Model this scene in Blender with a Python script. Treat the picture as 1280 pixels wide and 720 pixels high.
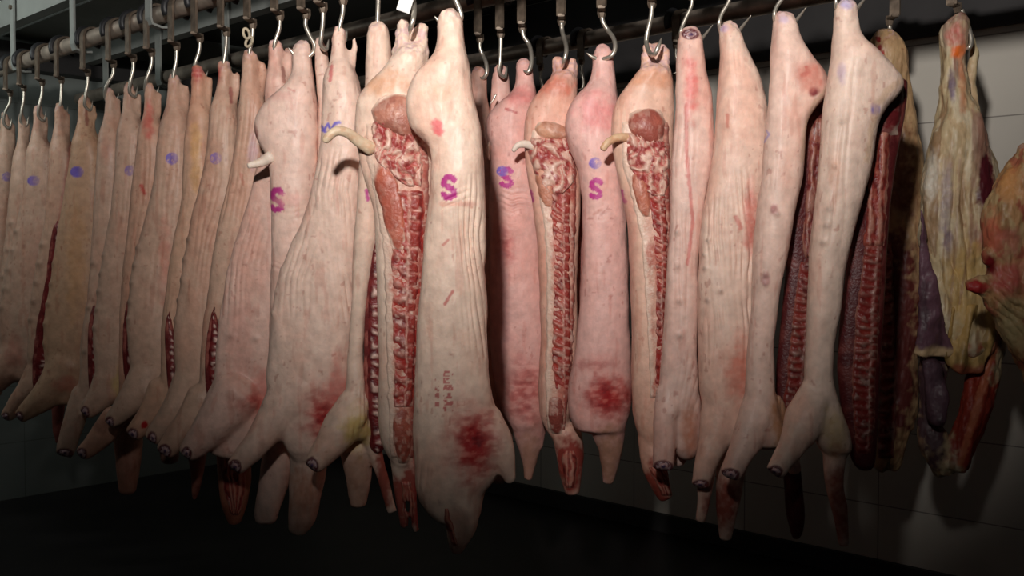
import bpy, bmesh, math, random
import numpy as np
from mathutils import Vector
from mathutils.bvhtree import BVHTree

for o in list(bpy.data.objects): bpy.data.objects.remove(o)
S = bpy.context.scene
C = S.collection
PI = math.pi

# ------------------------------------------------------------------ camera
F = 1244.0; EYE = 1.55; PITCH = math.atan(40 / F)
cam = bpy.data.objects.new('camera', bpy.data.cameras.new('camera')); C.objects.link(cam)
cam.location = (0, 0, EYE); cam.rotation_euler = (PI / 2 - PITCH, 0, 0)
cam.data.sensor_width = 36; cam.data.lens = 36 * F / 1280
cam.data.clip_start = .05; cam.data.clip_end = 60
S.camera = cam
# ------------------------------------------------------------------ light
S.view_settings.view_transform = 'Standard'; S.view_settings.look = 'None'
S.view_settings.gamma = 1; S.view_settings.use_curve_mapping = False
S.view_settings.exposure = 0.0
w = bpy.data.worlds.new('world'); S.world = w; w.use_nodes = True
w.node_tree.nodes['Background'].inputs[0].default_value = (.75, .9, 1, 1)
w.node_tree.nodes['Background'].inputs[1].default_value = .012
def lamp(name, kind, loc, target, power, col, **kw):
    d = bpy.data.lights.new(name, kind); d.energy = power; d.color = col
    for k, v in kw.items(): setattr(d, k, v)
    o = bpy.data.objects.new(name, d); C.objects.link(o); o.location = loc
    o.rotation_euler = (Vector(target) - Vector(loc)).to_track_quat('-Z', 'Y').to_euler()
    return o
lamp('key_spot', 'SPOT', (-.32, -.1, 2.69), (.0, 3.2, 3.03), 620, (1, .948, .905),
     spot_size=math.radians(79), spot_blend=1.0, shadow_soft_size=.085)
lamp('beam_fill', 'AREA', (-3.3, 4.4, 3.0), (-3.0, 6.0, 2.7), 15, (.94, 1, .96), size=.9)  # fill light added above the rails to lift the dim beams

# ------------------------------------------------------------------ helpers
def ray(x, y):
    a = (np.asarray(x, float) - 640) / F; b = (360 - np.asarray(y, float)) / F
    c, s = math.cos(PITCH), math.sin(PITCH)
    return a, c + b * s, -s + b * c
def W(x, y, Y):
    """photo pixel and distance from the lens plane -> point in the room"""
    a, dy, dz = ray(x, y); t = Y / dy
    return np.stack([a * t, np.broadcast_to(np.asarray(Y, float), np.shape(t)), EYE + dz * t], -1)
def PX(co, Y0):
    Y0 = co[:, 1]
    c, s = math.cos(PITCH), math.sin(PITCH)
    r = (co[:, 2] - EYE) / Y0; b = (r * c + s) / (c - r * s); t = Y0 / (c + b * s)
    return 640 + co[:, 0] / t * F, 360 - b * F
ZA = lambda x: 3828 / (x + 680)
ZB = lambda x: 5197 / (x + 680)
ZC = lambda x: 6810 / (x + 680)
def lin(r, g=None, b=None):
    if g is None: r, g, b = r
    f = lambda v: (v / 255 / 12.92) if v / 255 <= .04045 else ((v / 255 + .055) / 1.055) ** 2.4
    return np.array([f(r), f(g), f(b)])
def h3(ix, iy, iz, seed):
    n = (ix * 374761393 + iy * 668265263 + iz * 2147483647 + seed * 1274126177) & 0xffffffff
    n = ((n ^ (n >> 13)) * 1274126177) & 0xffffffff
    return ((n ^ (n >> 16)) & 0xffff) / 65535.0
def noise(p, sc, seed=0):
    q = p / sc; i = np.floor(q).astype(np.int64); f = q - i; f = f * f * (3 - 2 * f); r = 0
    for dx in (0, 1):
        for dy in (0, 1):
            for dz in (0, 1):
                wt = (f[:, 0] if dx else 1 - f[:, 0]) * (f[:, 1] if dy else 1 - f[:, 1]) * (f[:, 2] if dz else 1 - f[:, 2])
                r = r + wt * h3(i[:, 0] + dx, i[:, 1] + dy, i[:, 2] + dz, seed)
    return r
def fbm(p, sc, seed=0, n=4):
    r = 0; a = .5; t = 0
    for k in range(n):
        r = r + a * noise(p, sc / 2 ** k, seed + k * 17); t += a; a *= .5
    return r / t
def sm(a, b, x): t = np.clip((x - a) / (b - a), 0, 1); return t * t * (3 - 2 * t)
def mixc(col, c, w_): return col * (1 - w_[:, None]) + np.asarray(c)[None, :] * w_[:, None] if np.ndim(c) == 1 else col * (1 - w_[:, None]) + c * w_[:, None]
def polydist(x, y, pts):
    best = np.full(x.shape, 1e9); sd = np.zeros(x.shape); tt = np.zeros(x.shape)
    L = [0]
    for a, b in zip(pts, pts[1:]): L.append(L[-1] + math.hypot(b[0] - a[0], b[1] - a[1]))
    for k, (a, b) in enumerate(zip(pts, pts[1:])):
        dx, dy = b[0] - a[0], b[1] - a[1]; l2 = dx * dx + dy * dy
        t = ((x - a[0]) * dx + (y - a[1]) * dy) / l2
        tc = np.clip(t, 0, 1)
        d = np.hypot(x - a[0] - tc * dx, y - a[1] - tc * dy)
        sg = ((x - a[0]) * dy - (y - a[1]) * dx) / math.sqrt(l2)
        m = d < best
        best = np.where(m, d, best); sd = np.where(m, np.sign(sg) * d, sd)
        tt = np.where(m, (L[k] + tc * (L[k + 1] - L[k])) / L[-1], tt)
    return best, sd, tt

# ------------------------------------------------------------------ materials
def newmat(name):
    m = bpy.data.materials.new(name); m.use_nodes = True
    return m, m.node_tree.nodes, m.node_tree.links, m.node_tree.nodes['Principled BSDF']
def flesh(name, rough, bump, bscale, sss, spec=.4, coat=0, stretch=(1, 1, 1)):
    m, N, L, P = newmat(name)
    at = N.new('ShaderNodeVertexColor'); at.layer_name = 'Col'
    tc = N.new('ShaderNodeTexCoord'); mp = N.new('ShaderNodeMapping'); mp.inputs['Scale'].default_value = stretch
    L.new(tc.outputs['Object'], mp.inputs[0])
    n1 = N.new('ShaderNodeTexNoise'); n1.inputs['Scale'].default_value = bscale; n1.inputs['Detail'].default_value = 5
    n2 = N.new('ShaderNodeTexNoise'); n2.inputs['Scale'].default_value = bscale * .35; n2.inputs['Detail'].default_value = 4
    L.new(mp.outputs[0], n1.inputs[0]); L.new(tc.outputs['Object'], n2.inputs[0])
    mr = N.new('ShaderNodeMapRange'); mr.inputs[1].default_value = .3; mr.inputs[2].default_value = .7
    mr.inputs[3].default_value = .86; mr.inputs[4].default_value = 1.1
    L.new(n2.outputs[0], mr.inputs[0])
    mx = N.new('ShaderNodeVectorMath'); mx.operation = 'SCALE'
    L.new(at.outputs[0], mx.inputs[0]); L.new(mr.outputs[0], mx.inputs['Scale']); L.new(mx.outputs[0], P.inputs['Base Color'])
    b = N.new('ShaderNodeBump'); b.inputs['Strength'].default_value = bump; b.inputs['Distance'].default_value = .004
    L.new(n1.outputs[0], b.inputs['Height']); L.new(b.outputs[0], P.inputs['Normal'])
    P.inputs['Roughness'].default_value = rough; P.inputs['Specular IOR Level'].default_value = spec
    P.inputs['Subsurface Weight'].default_value = sss; P.inputs['Subsurface Scale'].default_value = .012
    P.inputs['Subsurface Radius'].default_value = (1, .35, .2)
    P.inputs['Coat Weight'].default_value = coat; P.inputs['Coat Roughness'].default_value = .25
    return m
M_SKIN = flesh('pork_skin', .5, .35, 90, .10, .38, .04)
M_MEAT = flesh('raw_meat', .42, .7, 110, .06, .4, .1)
M_TALLOW = flesh('beef_fat', .5, .9, 60, .06, .35, .05, (1, 1, .22))
def metal(name, col, rough, metallic=1, var=.35, sc=30):
    m, N, L, P = newmat(name)
    tc = N.new('ShaderNodeTexCoord'); n = N.new('ShaderNodeTexNoise'); n.inputs['Scale'].default_value = sc; n.inputs['Detail'].default_value = 6
    L.new(tc.outputs['Object'], n.inputs[0])
    r = N.new('ShaderNodeValToRGB'); c = np.array(col)
    r.color_ramp.elements[0].position = .3; r.color_ramp.elements[0].color = (*(c * (1 - var)), 1)
    r.color_ramp.elements[1].position = .7; r.color_ramp.elements[1].color = (*np.minimum(c * (1 + var), 1), 1)
    L.new(n.outputs[0], r.inputs[0]); L.new(r.outputs[0], P.inputs['Base Color'])
    b = N.new('ShaderNodeBump'); b.inputs['Strength'].default_value = .2; b.inputs['Distance'].default_value = .002
    L.new(n.outputs[0], b.inputs['Height']); L.new(b.outputs[0], P.inputs['Normal'])
    P.inputs['Metallic'].default_value = metallic; P.inputs['Roughness'].default_value = rough
    return m
M_HOOK = metal('stainless_steel', lin(206, 198, 184), .34, .75, .2)
M_PIPE = metal('worn_pipe_steel', lin(176, 162, 148), .45, .5, .5, 9)
M_BAR = metal('dull_hanger_steel', lin(118, 104, 90), .5, .5, .4, 25)
M_BEAM = metal('galvanised_beam', lin(158, 162, 157), .55, .2, .12, 6)
M_RUBBER = metal('black_rubber', (.02, .02, .022), .5, 0, .3)
M_DARK = metal('dark_steel_and_wall_shade', lin(52, 50, 50), .6, .1, .2, 4)
M_CEIL = metal('dark_ceiling_panel', lin(74, 78, 76), .8, 0, .12, 2)
M_TAG = metal('white_plastic_tag', lin(225, 225, 220), .5, 0, .05)
M_FLOOR = metal('dark_wet_floor', lin(38, 35, 36), .45, 0, .3, 3)
m, N, L, P = newmat('wall_tile')
tc = N.new('ShaderNodeTexCoord'); br = N.new('ShaderNodeTexBrick')
br.offset = 0; br.inputs['Scale'].default_value = 1; br.inputs['Mortar Size'].default_value = .003
br.inputs['Brick Width'].default_value = .72; br.inputs['Row Height'].default_value = .36
br.inputs['Color1'].default_value = (*lin(204, 198, 186), 1); br.inputs['Color2'].default_value = (*lin(198, 192, 181), 1)
br.inputs['Mortar'].default_value = (*lin(140, 134, 126), 1)
L.new(tc.outputs['UV'], br.inputs[0])
n = N.new('ShaderNodeTexNoise'); n.inputs['Scale'].default_value = 2.2; n.inputs['Detail'].default_value = 6
L.new(tc.outputs['Object'], n.inputs[0])
mr = N.new('ShaderNodeMapRange'); mr.inputs[3].default_value = .85; mr.inputs[4].default_value = 1.12; L.new(n.outputs[0], mr.inputs[0])
mx = N.new('ShaderNodeVectorMath'); mx.operation = 'SCALE'; L.new(br.outputs[0], mx.inputs[0]); L.new(mr.outputs[0], mx.inputs['Scale'])
L.new(mx.outputs[0], P.inputs['Base Color']); P.inputs['Roughness'].default_value = .45
M_WALL = m
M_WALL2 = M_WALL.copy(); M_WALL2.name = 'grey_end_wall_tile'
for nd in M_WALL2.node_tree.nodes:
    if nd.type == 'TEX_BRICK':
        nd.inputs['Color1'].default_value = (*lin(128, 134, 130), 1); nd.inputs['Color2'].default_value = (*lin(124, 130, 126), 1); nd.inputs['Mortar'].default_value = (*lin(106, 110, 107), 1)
m, N, L, P = newmat('lamp_tube')
P.inputs['Emission Color'].default_value = (.8, 1, .92, 1); P.inputs['Emission Strength'].default_value = .55
P.inputs['Base Color'].default_value = (.6, .65, .62, 1)
M_TUBE = m

# ------------------------------------------------------------------ mesh builders
def link(name, me, mat, parent=None, smooth=True):
    if smooth: me.polygons.foreach_set('use_smooth', [True] * len(me.polygons))
    if mat and not me.materials: me.materials.append(mat)
    o = bpy.data.objects.new(name, me); C.objects.link(o)
    if parent: o.parent = parent
    return o
def recentre(o, loc=None):
    """origin to the middle of the top of the thing (where it hangs)"""
    me = o.data; n = len(me.vertices); co = np.empty(n * 3); me.vertices.foreach_get('co', co); co = co.reshape(-1, 3)
    if loc is None:
        t = co[:, 2].max(); loc = np.array([*co[co[:, 2] > t - .02].mean(0)[:2], t])
    co -= loc; me.vertices.foreach_set('co', co.ravel()); o.location = loc; me.update()
    return loc
def tag(o, label=None, cat=None, group=None, kind=None):
    if label: o['label'] = label
    if cat: o['category'] = cat
    if group: o['group'] = group
    if kind: o['kind'] = kind
    return o
def box_bm(bm, c, sx, sy, sz, ux=(1, 0, 0), uy=(0, 1, 0), uz=(0, 0, 1), bev=0):
    c = Vector(c); ux, uy, uz = Vector(ux), Vector(uy), Vector(uz)
    v = [bm.verts.new(c + ux * (i * sx / 2) + uy * (j * sy / 2) + uz * (k * sz / 2)) for i in (-1, 1) for j in (-1, 1) for k in (-1, 1)]
    fs = [bm.faces.new([v[i] for i in q]) for q in ((0, 1, 3, 2), (4, 6, 7, 5), (0, 4, 5, 1), (2, 3, 7, 6), (0, 2, 6, 4), (1, 5, 7, 3))]
    if bev:
        es = list({e for f in fs for e in f.edges})
        bmesh.ops.bevel(bm, geom=es, offset=bev, segments=2, affect='EDGES')
def tube_bm(bm, pts, rad, n=10, cap=True, up=(0, 1, 0), flat=1.0):
    pts = [Vector(p) for p in pts]; rings = []
    rad = [rad] * len(pts) if not hasattr(rad, '__len__') else rad
    prev = None
    for i, p in enumerate(pts):
        t = (pts[min(i + 1, len(pts) - 1)] - pts[max(i - 1, 0)]).normalized()
        a = Vector(up) if prev is None else prev
        a = (a - t * a.dot(t))
        if a.length < 1e-4: a = t.orthogonal()
        a.normalize(); prev = a; b = t.cross(a)
        rings.append([bm.verts.new(p + (a * math.sin(2 * PI * k / n) * flat + b * math.cos(2 * PI * k / n)) * rad[i]) for k in range(n)])
    for A, B in zip(rings, rings[1:]):
        for k in range(n): bm.faces.new((A[k], A[(k + 1) % n], B[(k + 1) % n], B[k]))
    if cap: bm.faces.new(rings[0][::-1]); bm.faces.new(rings[-1])
def spline(pts, sub=6):
    P_ = [np.array(p, float) for p in pts]; P_ = [2 * P_[0] - P_[1]] + P_ + [2 * P_[-1] - P_[-2]]; out = []
    for i in range(1, len(P_) - 2):
        for k in range(sub):
            t = k / sub; a, b, c, d = P_[i - 1:i + 3]
            out.append(.5 * (2 * b + (c - a) * t + (2 * a - 5 * b + 4 * c - d) * t * t + (3 * b - a - 3 * c + d) * t ** 3))
    out.append(P_[-2]); return out
def finish(bm, name, mat, parent=None, smooth=True):
    bmesh.ops.recalc_face_normals(bm, faces=bm.faces)
    me = bpy.data.meshes.new(name); bm.to_mesh(me); bm.free()
    return link(name, me, mat, parent, smooth)

def loft_bm(bm, rows, Y, T, wob=0, seed=0, dy=6, n=28, ex=2.4):
    """rounded slab that follows rows (y, left, right) at distance Y, half thickness T"""
    rows = np.array(rows, float); ys = np.arange(rows[0, 0], rows[-1, 0] + .1, dy)
    if ys[-1] < rows[-1, 0] - 1: ys = np.append(ys, rows[-1, 0])
    xl = np.interp(ys, rows[:, 0], rows[:, 1]); xr = np.interp(ys, rows[:, 0], rows[:, 2])
    for _ in range(2):
        for a in (xl, xr):
            a[1:-1] = .25 * a[:-2] + .5 * a[1:-1] + .25 * a[2:]
    rings = []; m_ = len(ys)
    for i, y in enumerate(ys):
        e = 1.0
        if i == 0 or i == m_ - 1: e = .72
        xc = (xl[i] + xr[i]) / 2; hw = (xr[i] - xl[i]) / 2 * e
        hwm = hw * Y / F; t = min(T, hwm * 1.05) * e if T else hwm * e
        c0 = W(xc, y, Y); ring = []
        for k in range(n):
            a = 2 * PI * k / n; ca, sa = math.cos(a), math.sin(a)
            ring.append(bm.verts.new((c0[0] + hwm * math.copysign(abs(ca) ** (2 / ex), ca), Y + t * math.copysign(abs(sa) ** (2 / ex), sa), c0[2])))
        rings.append(ring)
    for A, B in zip(rings, rings[1:]):
        for k in range(n): bm.faces.new((A[k], A[(k + 1) % n], B[(k + 1) % n], B[k]))
    bm.faces.new(rings[0][::-1]); bm.faces.new(rings[-1])
def limb_bm(bm, pts, Y, flat=.9, n=18):
    """pts (x, y, radius px[, depth offset m])"""
    q = spline([tuple(p) + (0,) * (4 - len(p)) for p in pts], 5)
    P3 = [W(p[0], p[1], Y + p[3]) for p in q]; r = [max(p[2], .5) * Y / F for p in q]
    # rounded start and end
    a = np.array(P3[0]); d = a - np.array(P3[1]); d /= np.linalg.norm(d)
    P3 = [a + d * r[0] * .6, a + d * r[0] * .4] + P3; r = [r[0] * .3, r[0] * .75] + r
    a = np.array(P3[-1]); d = a - np.array(P3[-2]); d /= np.linalg.norm(d)
    P3 = P3 + [a + d * r[-1] * .22]; r = r + [r[-1] * .72]
    tube_bm(bm, P3, r, n, True, flat=flat)

def fuse(bm, voxel, smooth_it=5, subdiv=0):
    bmesh.ops.recalc_face_normals(bm, faces=bm.faces)
    me = bpy.data.meshes.new('tmp'); bm.to_mesh(me); bm.free()
    o = bpy.data.objects.new('tmp', me); C.objects.link(o)
    r = o.modifiers.new('r', 'REMESH'); r.mode = 'VOXEL'; r.voxel_size = voxel
    s = o.modifiers.new('s', 'SMOOTH'); s.factor = .5; s.iterations = smooth_it
    if subdiv:
        u = o.modifiers.new('u', 'SUBSURF'); u.levels = subdiv; u.render_levels = subdiv
    dg = bpy.context.evaluated_depsgraph_get(); dg.update()
    out = bpy.data.meshes.new_from_object(o.evaluated_get(dg))
    bpy.data.objects.remove(o); bpy.data.meshes.remove(me)
    return out
def coords(me):
    co = np.empty(len(me.vertices) * 3); me.vertices.foreach_get('co', co); return co.reshape(-1, 3)
def normals(me):
    co = np.empty(len(me.vertices) * 3); me.vertices.foreach_get('normal', co); return co.reshape(-1, 3)
def setcol(me, col):
    a = me.color_attributes.get('Col') or me.color_attributes.new('Col', 'FLOAT_COLOR', 'POINT')
    a.data.foreach_set('color', np.concatenate([np.clip(col, 0, 1), np.ones((len(col), 1))], 1).ravel().astype(np.float32))

# pigments
SKIN = lin(230, 196, 179); PINK = lin(226, 172, 160); TAN = lin(214, 178, 146); WHITE = lin(240, 222, 206)
BLOOD = lin(190, 60, 55); PURPLE = lin(120, 98, 185); MAGENTA = lin(184, 14, 132); FAT = lin(236, 208, 188); YEL = lin(214, 184, 120)
LEAN = lin(164, 48, 42); DARKRED = lin(92, 22, 26); RAW = lin(176, 84, 74)
S_PTS = [(.42, -.36), (.2, -.5), (-.12, -.5), (-.38, -.34), (-.38, -.14), (-.1, -.02), (.2, .06), (.4, .2), (.38, .4), (.1, .5), (-.2, .5), (-.44, .38)]

def paint(col, x, y, p, ops, seed):
    n1 = fbm(p, .03, seed + 3); n2 = fbm(p, .012, seed + 9, 3); n3 = noise(p, .0045, seed + 5)
    for op in ops:
        k = op[0]
        if k == 'blot':            # soft stain x y rx ry colour strength
            _, cx, cy, rx, ry, c, st = op
            d = np.hypot((x - cx) / rx, (y - cy) / ry) + (n1 - .5) * 1.1
            col = mixc(col, c, np.clip(st * (1 - sm(.35, 1.15, d)) * (.6 + .8 * n2), 0, 1))
        elif k == 'blood':         # ragged fresh blood, smeared sideways
            _, cx, cy, rx, ry, st = op
            d = np.hypot((x - cx) / rx, (y - cy) / ry) + (n1 - .5) * .9
            g = np.exp(-np.clip(d, 0, 9) ** 2 * 1.1)
            col = mixc(col, lin(208, 100, 90), np.clip(st * g * 1.0, 0, 1))
            sme = fbm(p * np.array([.6, 1, 1.3]), .02, seed + 61, 4)
            col = mixc(col, lin(170, 34, 36), np.clip(st * g * sm(.44, .62, sme + .14 * g) * .95, 0, 1))
            col = mixc(col, lin(120, 20, 26), np.clip(st * g ** 2 * sm(.6, .7, sme + .06 * g) * .8, 0, 1))
        elif k == 'S':
            _, cx, cy, h = op
            d, _, _ = polydist(x, y, [(cx + a * h * .62, cy + b * h) for a, b in S_PTS])
            col = mixc(col, MAGENTA, (1 - sm(h * .12, h * .19, d + (n3 - .5) * h * .12)) * (.85 + .15 * n2))
        elif k == 'oval':          # round inspection stamp
            _, cx, cy, rx, ry, st = op
            d = np.hypot((x - cx) / rx, (y - cy) / ry)
            ring = 1 - sm(.0, .18, abs(d - .85)); inner = (d < .9) * sm(.36, .56, .5 * n3 + .5 * n2 + .06 + max(0, st - .8) * .4)
            lop = .65 + .35 * np.clip(-(x - cx) / rx, -1, 1)
            col = mixc(col, PURPLE, np.clip(np.maximum(ring * .8, inner) * st * lop * 1.2, 0, 1) * (d < 1.1))
        elif k == 'line':
            _, pts, wd, c, st = op
            d, _, _ = polydist(x, y, pts)
            col = mixc(col, c, st * (1 - sm(wd * .4, wd, d + (n2 - .5) * wd)))
        elif k == 'text':          # faint row of small printed marks running down
            _, cx, cy, wd, hh = op
            i = np.floor((y - cy) / 9); f = ((y - cy) / 9) % 1
            m_ = (abs(x - cx) < wd / 2) & (y > cy) & (y < cy + hh) & (f > .2)
            g = sm(.5, .56, noise(np.stack([x / 3.2, y / 3.0, 0 * x], 1), 1, seed + 77))
            col = mixc(col, lin(188, 84, 84), m_ * g * .8)
        elif k == 'streak':        # fibrous layers of fat and lean
            _, c, sx, sz, th, st = op
            q = fbm(p * np.array([1, 1, sx / sz]), sx, seed + int(th * 900), 4)
            col = mixc(col, c, sm(th, th + .1, q) * st)
        elif k == 'cut':           # sawn end of a foot or shank: rim, bone, marrow
            _, cx, cy, rx, ry = op
            d = np.hypot((x - cx) / rx, (y - cy) / ry)
            col = mixc(col, lin(108, 58, 62), 1 - sm(.85, 1.1, d + .2 * (n2 - .5)))
            col = mixc(col, lin(206, 182, 186), (1 - sm(.6, .8, d)) * sm(.42, .55, n3))
            col = mixc(col, lin(84, 52, 78), (1 - sm(.2, .4, d)) * sm(.5, .6, n2))
    return col
def folds(co, nr, x, y, ops):
    wv = fbm(co * np.array([1, 1, .35]), .09, 91, 3) * 2.2; mk = .12 + 1.0 * sm(.35, .65, fbm(co * np.array([1, 1, .5]), .08, 93, 2))
    for op in ops:                 # (pts, band px, wavelength px, amplitude m)
        pts, band, lam, amp = op[:4]
        _, sd, t = polydist(x, y, pts)
        g = np.exp(-(sd / band) ** 2) * np.sin(np.clip(t, 0, 1) * PI) ** .7 * (t > .002) * (t < .998)
        ph = sd / lam + wv
        co = co - (nr * (amp * mk * g * (1 - np.abs(np.sin(PI * ph))) ** 1.3)[:, None])
    return co

CARC = []
def rows_at(rows, y):
    r = np.array(rows, float); return np.interp(y, r[:, 0], r[:, 1]), np.interp(y, r[:, 0], r[:, 2])
def carcass(name, label, cat, Z, rows, limbs=(), T=.068, skin=SKIN, ops=(), fold=(), seed=1, extra=(), near=True,
            hocks=(), group='carcasses hanging in the cold store', mat=None, lump=.006, teats=(), holes=()):
    rows = [tuple(r) for r in rows]
    for (hx, hy, hw) in hocks:     # the shank stays slim for a hand's breadth below the knuckle
        ys = [hy, hy + 8, hy + 18, hy + 30, hy + 45, hy + 62]; ks = [.75, .95, .9, .88, .5, 0]
        new = []
        for yy, k in zip(ys, ks):
            a, b = rows_at(rows, yy); q = hw * .95
            e = 0 if k >= .75 else 1 - k / .75 if k < .75 else 1
            if k: new.append((yy, a + (max(hx - q, a) - a) * min(1, k * 1.3), b + (min(hx + q, b) - b) * min(1, k * 1.3)))
            else: new.append((yy, a, b))
        rows = new + [r for r in rows if r[0] > hy + 63]
    limbs = [list(l) for l in (limbs if not limbs or hasattr(limbs[0][0], '__len__') else [limbs])]
    for op in ops:
        if op[0] == 'cut':
            best = min(limbs, key=lambda l: math.hypot(l[-1][0] - op[1], l[-1][1] - op[2])) if limbs else None
            if best and math.hypot(best[-1][0] - op[1], best[-1][1] - op[2]) < 22:
                q = list(best[-1]); q[0], q[1], q[2] = op[1], op[2] + 1, max(op[3] * 1.08, q[2] * .9); best[-1] = tuple(q)
    bm = bmesh.new()
    loft_bm(bm, rows, Z, T)
    if limbs and not hasattr(limbs[0][0], '__len__'): limbs = [limbs]
    for l in limbs: limb_bm(bm, l, Z)
    for l in limbs:                # elbow swelling on every forward-reaching leg
        if len(l) >= 3 and len(l[-1]) > 3 and l[-1][3] <= -.05 and l[0][2] > 12:
            a, b = l[0], l[1]; q = ((a[0] + b[0]) / 2 + b[2] * .3, (a[1] + b[1]) / 2 + 4)
            limb_bm(bm, [(q[0] + 4, q[1] - 8, b[2] * .45, b[3] * .6 - .02 if len(b) > 3 else -.02), (q[0], q[1] + 4, b[2] * .5, (b[3] if len(b) > 3 else 0) - .018), (q[0] - 6, q[1] + 14, b[2] * .35, (b[3] if len(b) > 3 else 0) - .015)], Z)
    for (hx, hy, hw) in hocks:   # knuckle of the shank and the tendon standing off behind it
        limb_bm(bm, [(hx, hy + 3, hw * .9), (hx + .5, hy + 14, hw * 1.05), (hx, hy + 28, hw * .8)], Z)
        limb_bm(bm, [(hx + hw * 1.9, hy + 15, hw * .42, .02), (hx + hw * 1.9, hy + 32, hw * .5, .015), (hx + hw * 1.2, hy + 60, hw * .7, .0)], Z)
    for (r2, dz, t2) in extra: loft_bm(bm, r2, Z + dz, t2)
    me = fuse(bm, .0023 * Z if near else .0026 * Z, 5, 1)
    co = coords(me); nr = normals(me); x, y = PX(co, Z)
    big = fbm(co * np.array([1, 1, .7]), .14, seed, 3) - .5; med = fbm(co * np.array([1, 1, .45]), .035, seed + 40, 3) - .5
    co = co + nr * (big * lump * 3 + med * lump * .8)[:, None]
    for (tx, ty, tr) in teats:     # teats along the belly edge stand a little proud
        g = np.exp(-((x - tx) ** 2 + (y - ty) ** 2) / (2 * tr * tr)); co = co + nr * (g * .006)[:, None]
    co = folds(co, nr, x, y, fold)
    if mat is M_TALLOW: co = co + nr * ((fbm(co * np.array([1, 1, .5]), .045, seed + 71, 4) - .5) * .03)[:, None]
    kn = sm(8, 0, y - rows[0][0]) if False else np.clip(1 - (y - rows[0][0]) / 30, 0, 1); co = co + nr * ((fbm(co, .02, seed + 73, 2) - .5) * .014 * kn)[:, None]
    co[:, 2] += 0
    me.vertices.foreach_set('co', co.ravel()); me.update()
    n1 = fbm(co * np.array([1, 1, .4]), .12, seed + 11); n2 = fbm(co, .03, seed + 21)
    col = np.tile(skin, (len(co), 1))
    col = mixc(col, skin * np.array([1.0, .84, .80]), sm(.45, .75, n1) * .8)
    col = mixc(col, np.minimum(skin * np.array([1.05, 1.1, 1.1]), 1), sm(.5, .8, n2) * .5)
    col = mixc(col, skin * np.array([.92, .70, .66]), sm(.60, .72, fbm(co, .05, seed + 31)) * .18)
    col = mixc(col, skin * np.array([.62, .40, .38]), sm(.80, .86, noise(co, .011, seed + 51)) * sm(.5, .6, fbm(co, .09, seed + 52)) * .55)
    col = mixc(col, skin * np.array([.80, .52, .48]), sm(.63, .70, fbm(co * np.array([1, 1, .18]), .022, seed + 54)) * .35)
    col = mixc(col, lin(206, 170, 176), np.clip(1 - (y - rows[0][0]) / 14, 0, 1) * sm(.42, .6, noise(co, .009, seed + 75)) * .6)
    for (tx, ty, tr) in teats:
        col = mixc(col, skin * .55, np.exp(-((x - tx) ** 2 + (y - ty) ** 2) / (2 * (tr * .7) ** 2)) * .8)
    col = paint(col, x, y, co, ops, seed)
    setcol(me, col)
    o = link(name, me, mat or M_SKIN); tag(o, label, cat, group)
    bv = BVHTree.FromPolygons([Vector(c) for c in co], [tuple(p.vertices) for p in me.polygons])
    for op in ops:
        if op[0] == 'cut':
            _, cx, cy, rx, ry = op
            rr = [(cy + ry * math.sin(t), cx - rx * math.cos(t) * .95, cx + rx * math.cos(t) * .95) for t in np.linspace(-1.45, 1.45, 9)]
            patch((o, bv, Z), 'sawn_end', rr, 'saw', seed, .003, step=1.1, label='dark ringed sawn end')
    return o, bv, Z

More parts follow.
